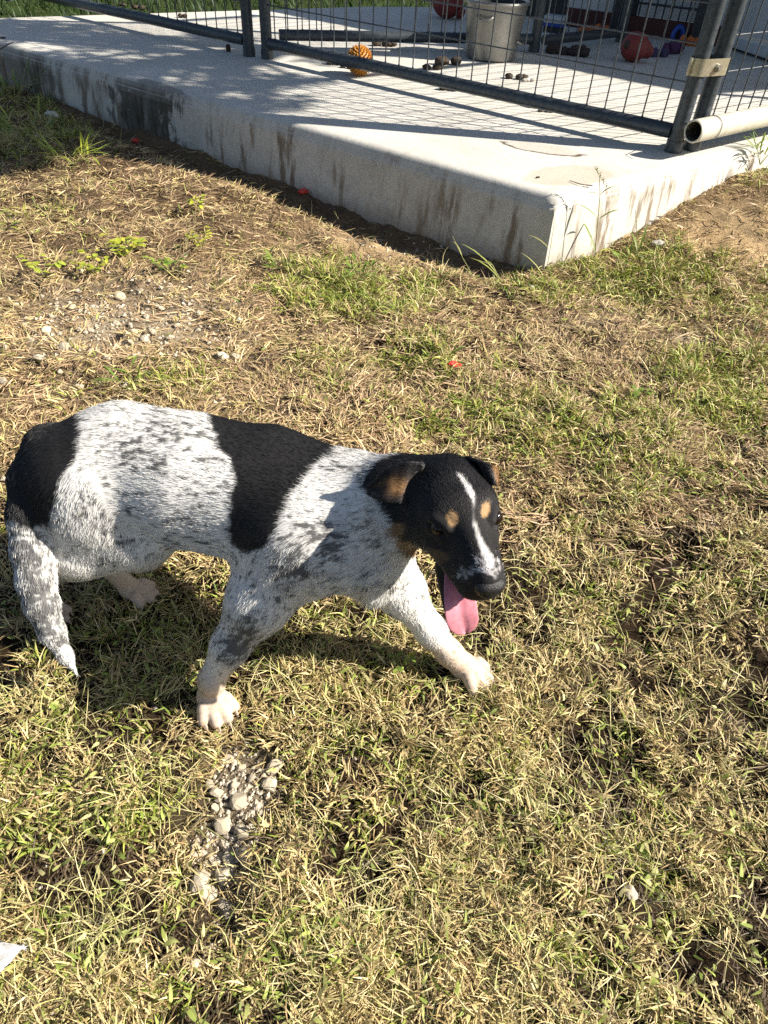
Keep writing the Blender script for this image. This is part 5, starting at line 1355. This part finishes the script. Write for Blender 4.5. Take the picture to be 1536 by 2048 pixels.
weed(1520, 330, 'tall green tuft against the slab at the right edge', 'grass_tuft', 'grass tuft', n=34, spread=.09, L=(.06, .11), Wd=(.006, .010), cols=DG, seed=20, h=.08, el=(.5, 1.4))
weed(60, 300, 'tall shaded grass tuft at the far left by the slab', 'grass_tuft', 'grass tuft', n=44, spread=.15, L=(.09, .16), Wd=(.006, .010), cols=DG + ((.40, .36, .16),), seed=21, h=.08, el=(.3, 1.3))
weed(150, 330, 'bright grass tuft beside the damp stained slab face', 'grass_tuft', 'grass tuft', n=40, spread=.14, L=(.08, .14), Wd=(.006, .010), cols=DG[1:] + YG[:2], seed=22, h=.05, el=(.2, 1.2))
weed(30, 200, 'dark grass tuft in full shade at the far left slab corner', 'grass_tuft', 'grass tuft', n=40, spread=.15, L=(.10, .17), Wd=(.006, .010), cols=DG[:2] + ((.28, .25, .12),), seed=23, h=.07, el=(.3, 1.3))

def stalk_pts(pts):
    """first point on the ground, the rest in the upright plane through it that faces the viewer"""
    p0 = at(*pts[0]); f2 = np.array([0, 1.0, 0]); out = [p0]
    for (px, py, _) in pts[1:]:
        d = (px - 768) * RT + (1024 - py) * UP + F_PX * fw; out.append(EYE + d * ((p0 - EYE) @ f2 / (d @ f2)))
    return out

def stalk(pts, label, head_len=0, leaves=(), cols=(.20, .27, .06), rad=.0018):
    P = stalk_pts(pts); t = empty('grass_stalk', P[0], label, 'grass stalk')
    MB().tube(P, [rad * (1 - .5 * i / (len(P) - 1)) for i in range(len(P))], 6).build('stem', M['stem'], t)
    V, Fc, Cc = [], [], []
    for (i, az, el, L, w) in leaves: leaf_fan(V, Fc, Cc, P[i], az, el, L, w, np.array(cols), .9)
    if head_len:
        d = (P[-1] - P[-2]); d /= np.linalg.norm(d)
        for k in range(26):
            q = P[-1] - d * head_len * k / 26; leaf_fan(V, Fc, Cc, q, k * 2.4, .9, .014, .004, np.array([.17, .18, .07]))
    if V:
        me = np_mesh('leaves', np.array(V) - P[0], np.array(Fc), M['leaf']); point_color(me, 'tint', np.array(Cc)); link('leaves', me, t)
g0 = .03
stalk([(1190, 510, .05), (1196, 440, .12), (1200, 390, .22), (1199, 352, .30), (1190, 336, .335)], 'tall grass stalk with a drooping seed head before the slab corner', .09, [(0, 2.2, 1.2, .16, .010), (1, .4, .8, .10, .009), (1, 2.8, .9, .11, .010), (2, 3.0, .5, .05, .008), (2, .3, 1.0, .06, .007)])
stalk([(1000, 560, g0), (985, 530, .06), (955, 520, .09)], 'arching grass stem left of the slab corner', 0, [(0, 2.4, .7, .16, .007), (0, 2.7, 1.0, .20, .008), (1, 2.0, .3, .06, .006)], (.34, .38, .10))
stalk([(950, 560, g0), (925, 515, .07), (905, 472, .13)], 'thin pale stem leaning out over the shadow by the slab', 0, [(0, 2.1, .6, .1, .006), (1, 2.0, .8, .09, .005)], (.42, .42, .16), .0013)
stalk([(1090, 560, g0), (1100, 500, .12), (1108, 450, .22), (1108, 418, .28)], 'thin dry grass stem rising against the slab corner edge', 0, [(0, .8, 1.1, .12, .006), (0, 2.5, 1.0, .14, .006), (1, 2.6, .8, .1, .006)], (.40, .38, .14), .0012)
stalk([(1275, 510, .05), (1274, 470, .13), (1271, 420, .23)], 'upright grass blade standing against the sunlit slab face', 0, [(0, 1.2, 1.3, .13, .009), (0, 2.0, 1.2, .10, .010), (1, .6, 1.2, .06, .005)])
stalk([(1345, 540, .06), (1400, 510, .07), (1462, 487, .09)], 'long thin stem leaning right over the sandy patch', 0, [(1, .6, .1, .1, .004)], (.30, .30, .10), .0014)
stalk([(1500, 360, .10), (1490, 330, .18), (1478, 290, .28)], 'thin dry twiggy stem at the right slab edge', 0, [(1, 2.7, .6, .08, .004), (1, 1.2, .8, .08, .004), (0, 2.9, .3, .09, .004)], (.24, .22, .10), .0013)
stalk([(240, 312, .03), (241, 285, .09), (243, 258, .16)], 'thin pale stem upright before the stained slab face', 0, [], (.5, .46, .25), .0016)
stalk([(1385, 220, SZ + .02), (1389, 185, SZ + .13), (1378, 150, SZ + .21)], 'dry twig standing behind the corner tubes', 0, [], (.3, .25, .15), .0014)

# ------------------------------------------------------------------ roof, and an unseen tree added to shade the slab (above the picture)
ROOF()
def tree():
    x0, y0 = 4.7, 5.0; t = empty('added_shade_tree', (x0, y0, 0), 'unseen leafy tree added beside the pen to shade the slab', 'tree')
    tr = MB(); tr.tube([(x0, y0, -.1), (x0 - .05, y0, 1.2), (x0 - .3, y0 - .1, 2.4), (x0 - .9, y0 - .3, 3.4), (x0 - 1.7, y0 - .5, 4.0)], [.16, .13, .11, .08, .04], 12)
    r = random.Random(3); clumps = []
    def sh(px, py, z): # a clump at height z whose shadow lands at pixel (px, py)
        q = at(px, py, SZ); k = (z - SZ) / math.tan(SUN_EL); return np.array([q[0] + math.cos(SUN_AZ) * k, q[1] + math.sin(SUN_AZ) * k, z])
    spots = SHADE
    for (px, py, z, rad, dn) in spots:
        c = sh(px, py, z); clumps.append((c, rad, dn)); tr.tube([(x0 - .9, y0 - .3, 3.4), ((x0 - .9 + c[0]) / 2, (y0 - .3 + c[1]) / 2, z * .5 + 1.85), c], [.05, .03, .01], 7)
    tr.build('trunk', M['bark'], t)
    V, Fc, Cc = [], [], []
    g = np.random.default_rng(4); Pn = []
    for c, rad, dn in clumps:
        n = int(dn * 620 * (rad / .4) ** 2); d = g.normal(0, 1, (n, 3)); d /= np.linalg.norm(d, axis=1)[:, None]; Pn.append(c + d * (g.random((n, 1)) ** .4) * np.array(rad) * np.array([1, 1, .55]))
    P = np.concatenate(Pn); n = len(P)
    Vs = strips(P, g.uniform(0, 6.28, n), g.uniform(.06, .11, n), g.uniform(.03, .05, n), g.uniform(0, 1, n), g.uniform(-.6, .6, n), 2, None, 1.0, g)
    me = np_mesh('crown', Vs.reshape(-1, 3) - np.array([x0, y0, 0]), strip_faces(n, 2), M['leaf']); point_color(me, 'tint', np.repeat(np.array([[.07, .12, .025]]), len(Vs.reshape(-1, 3)), 0)); o = link('crown', me, t)
SHADE = [(60, 130, 3.0, .42, 1.5), (190, 150, 3.1, .34, 1.6), (250, 85, 3.2, .36, 1.3), (110, 60, 3.0, .34, 1.0), (380, 128, 3.1, .30, 1.4), (330, 190, 2.9, .24, 1.6), (480, 165, 3.0, .24, 1.4), (-60, 200, 3.0, .5, 2.0), (430, 80, 3.3, .24, 1.0),
         (600, 160, 3.0, .15, 1.2), (-80, 60, 3.0, .5, 1.3), (40, 205, 2.8, .36, 2.0), (545, 203, 2.9, .17, 1.4), (430, 212, 2.9, .19, 1.4), (250, 185, 2.9, .26, 1.6), (650, 120, 3.2, .16, .9), (140, 175, 2.9, .28, 1.6)]
tree()
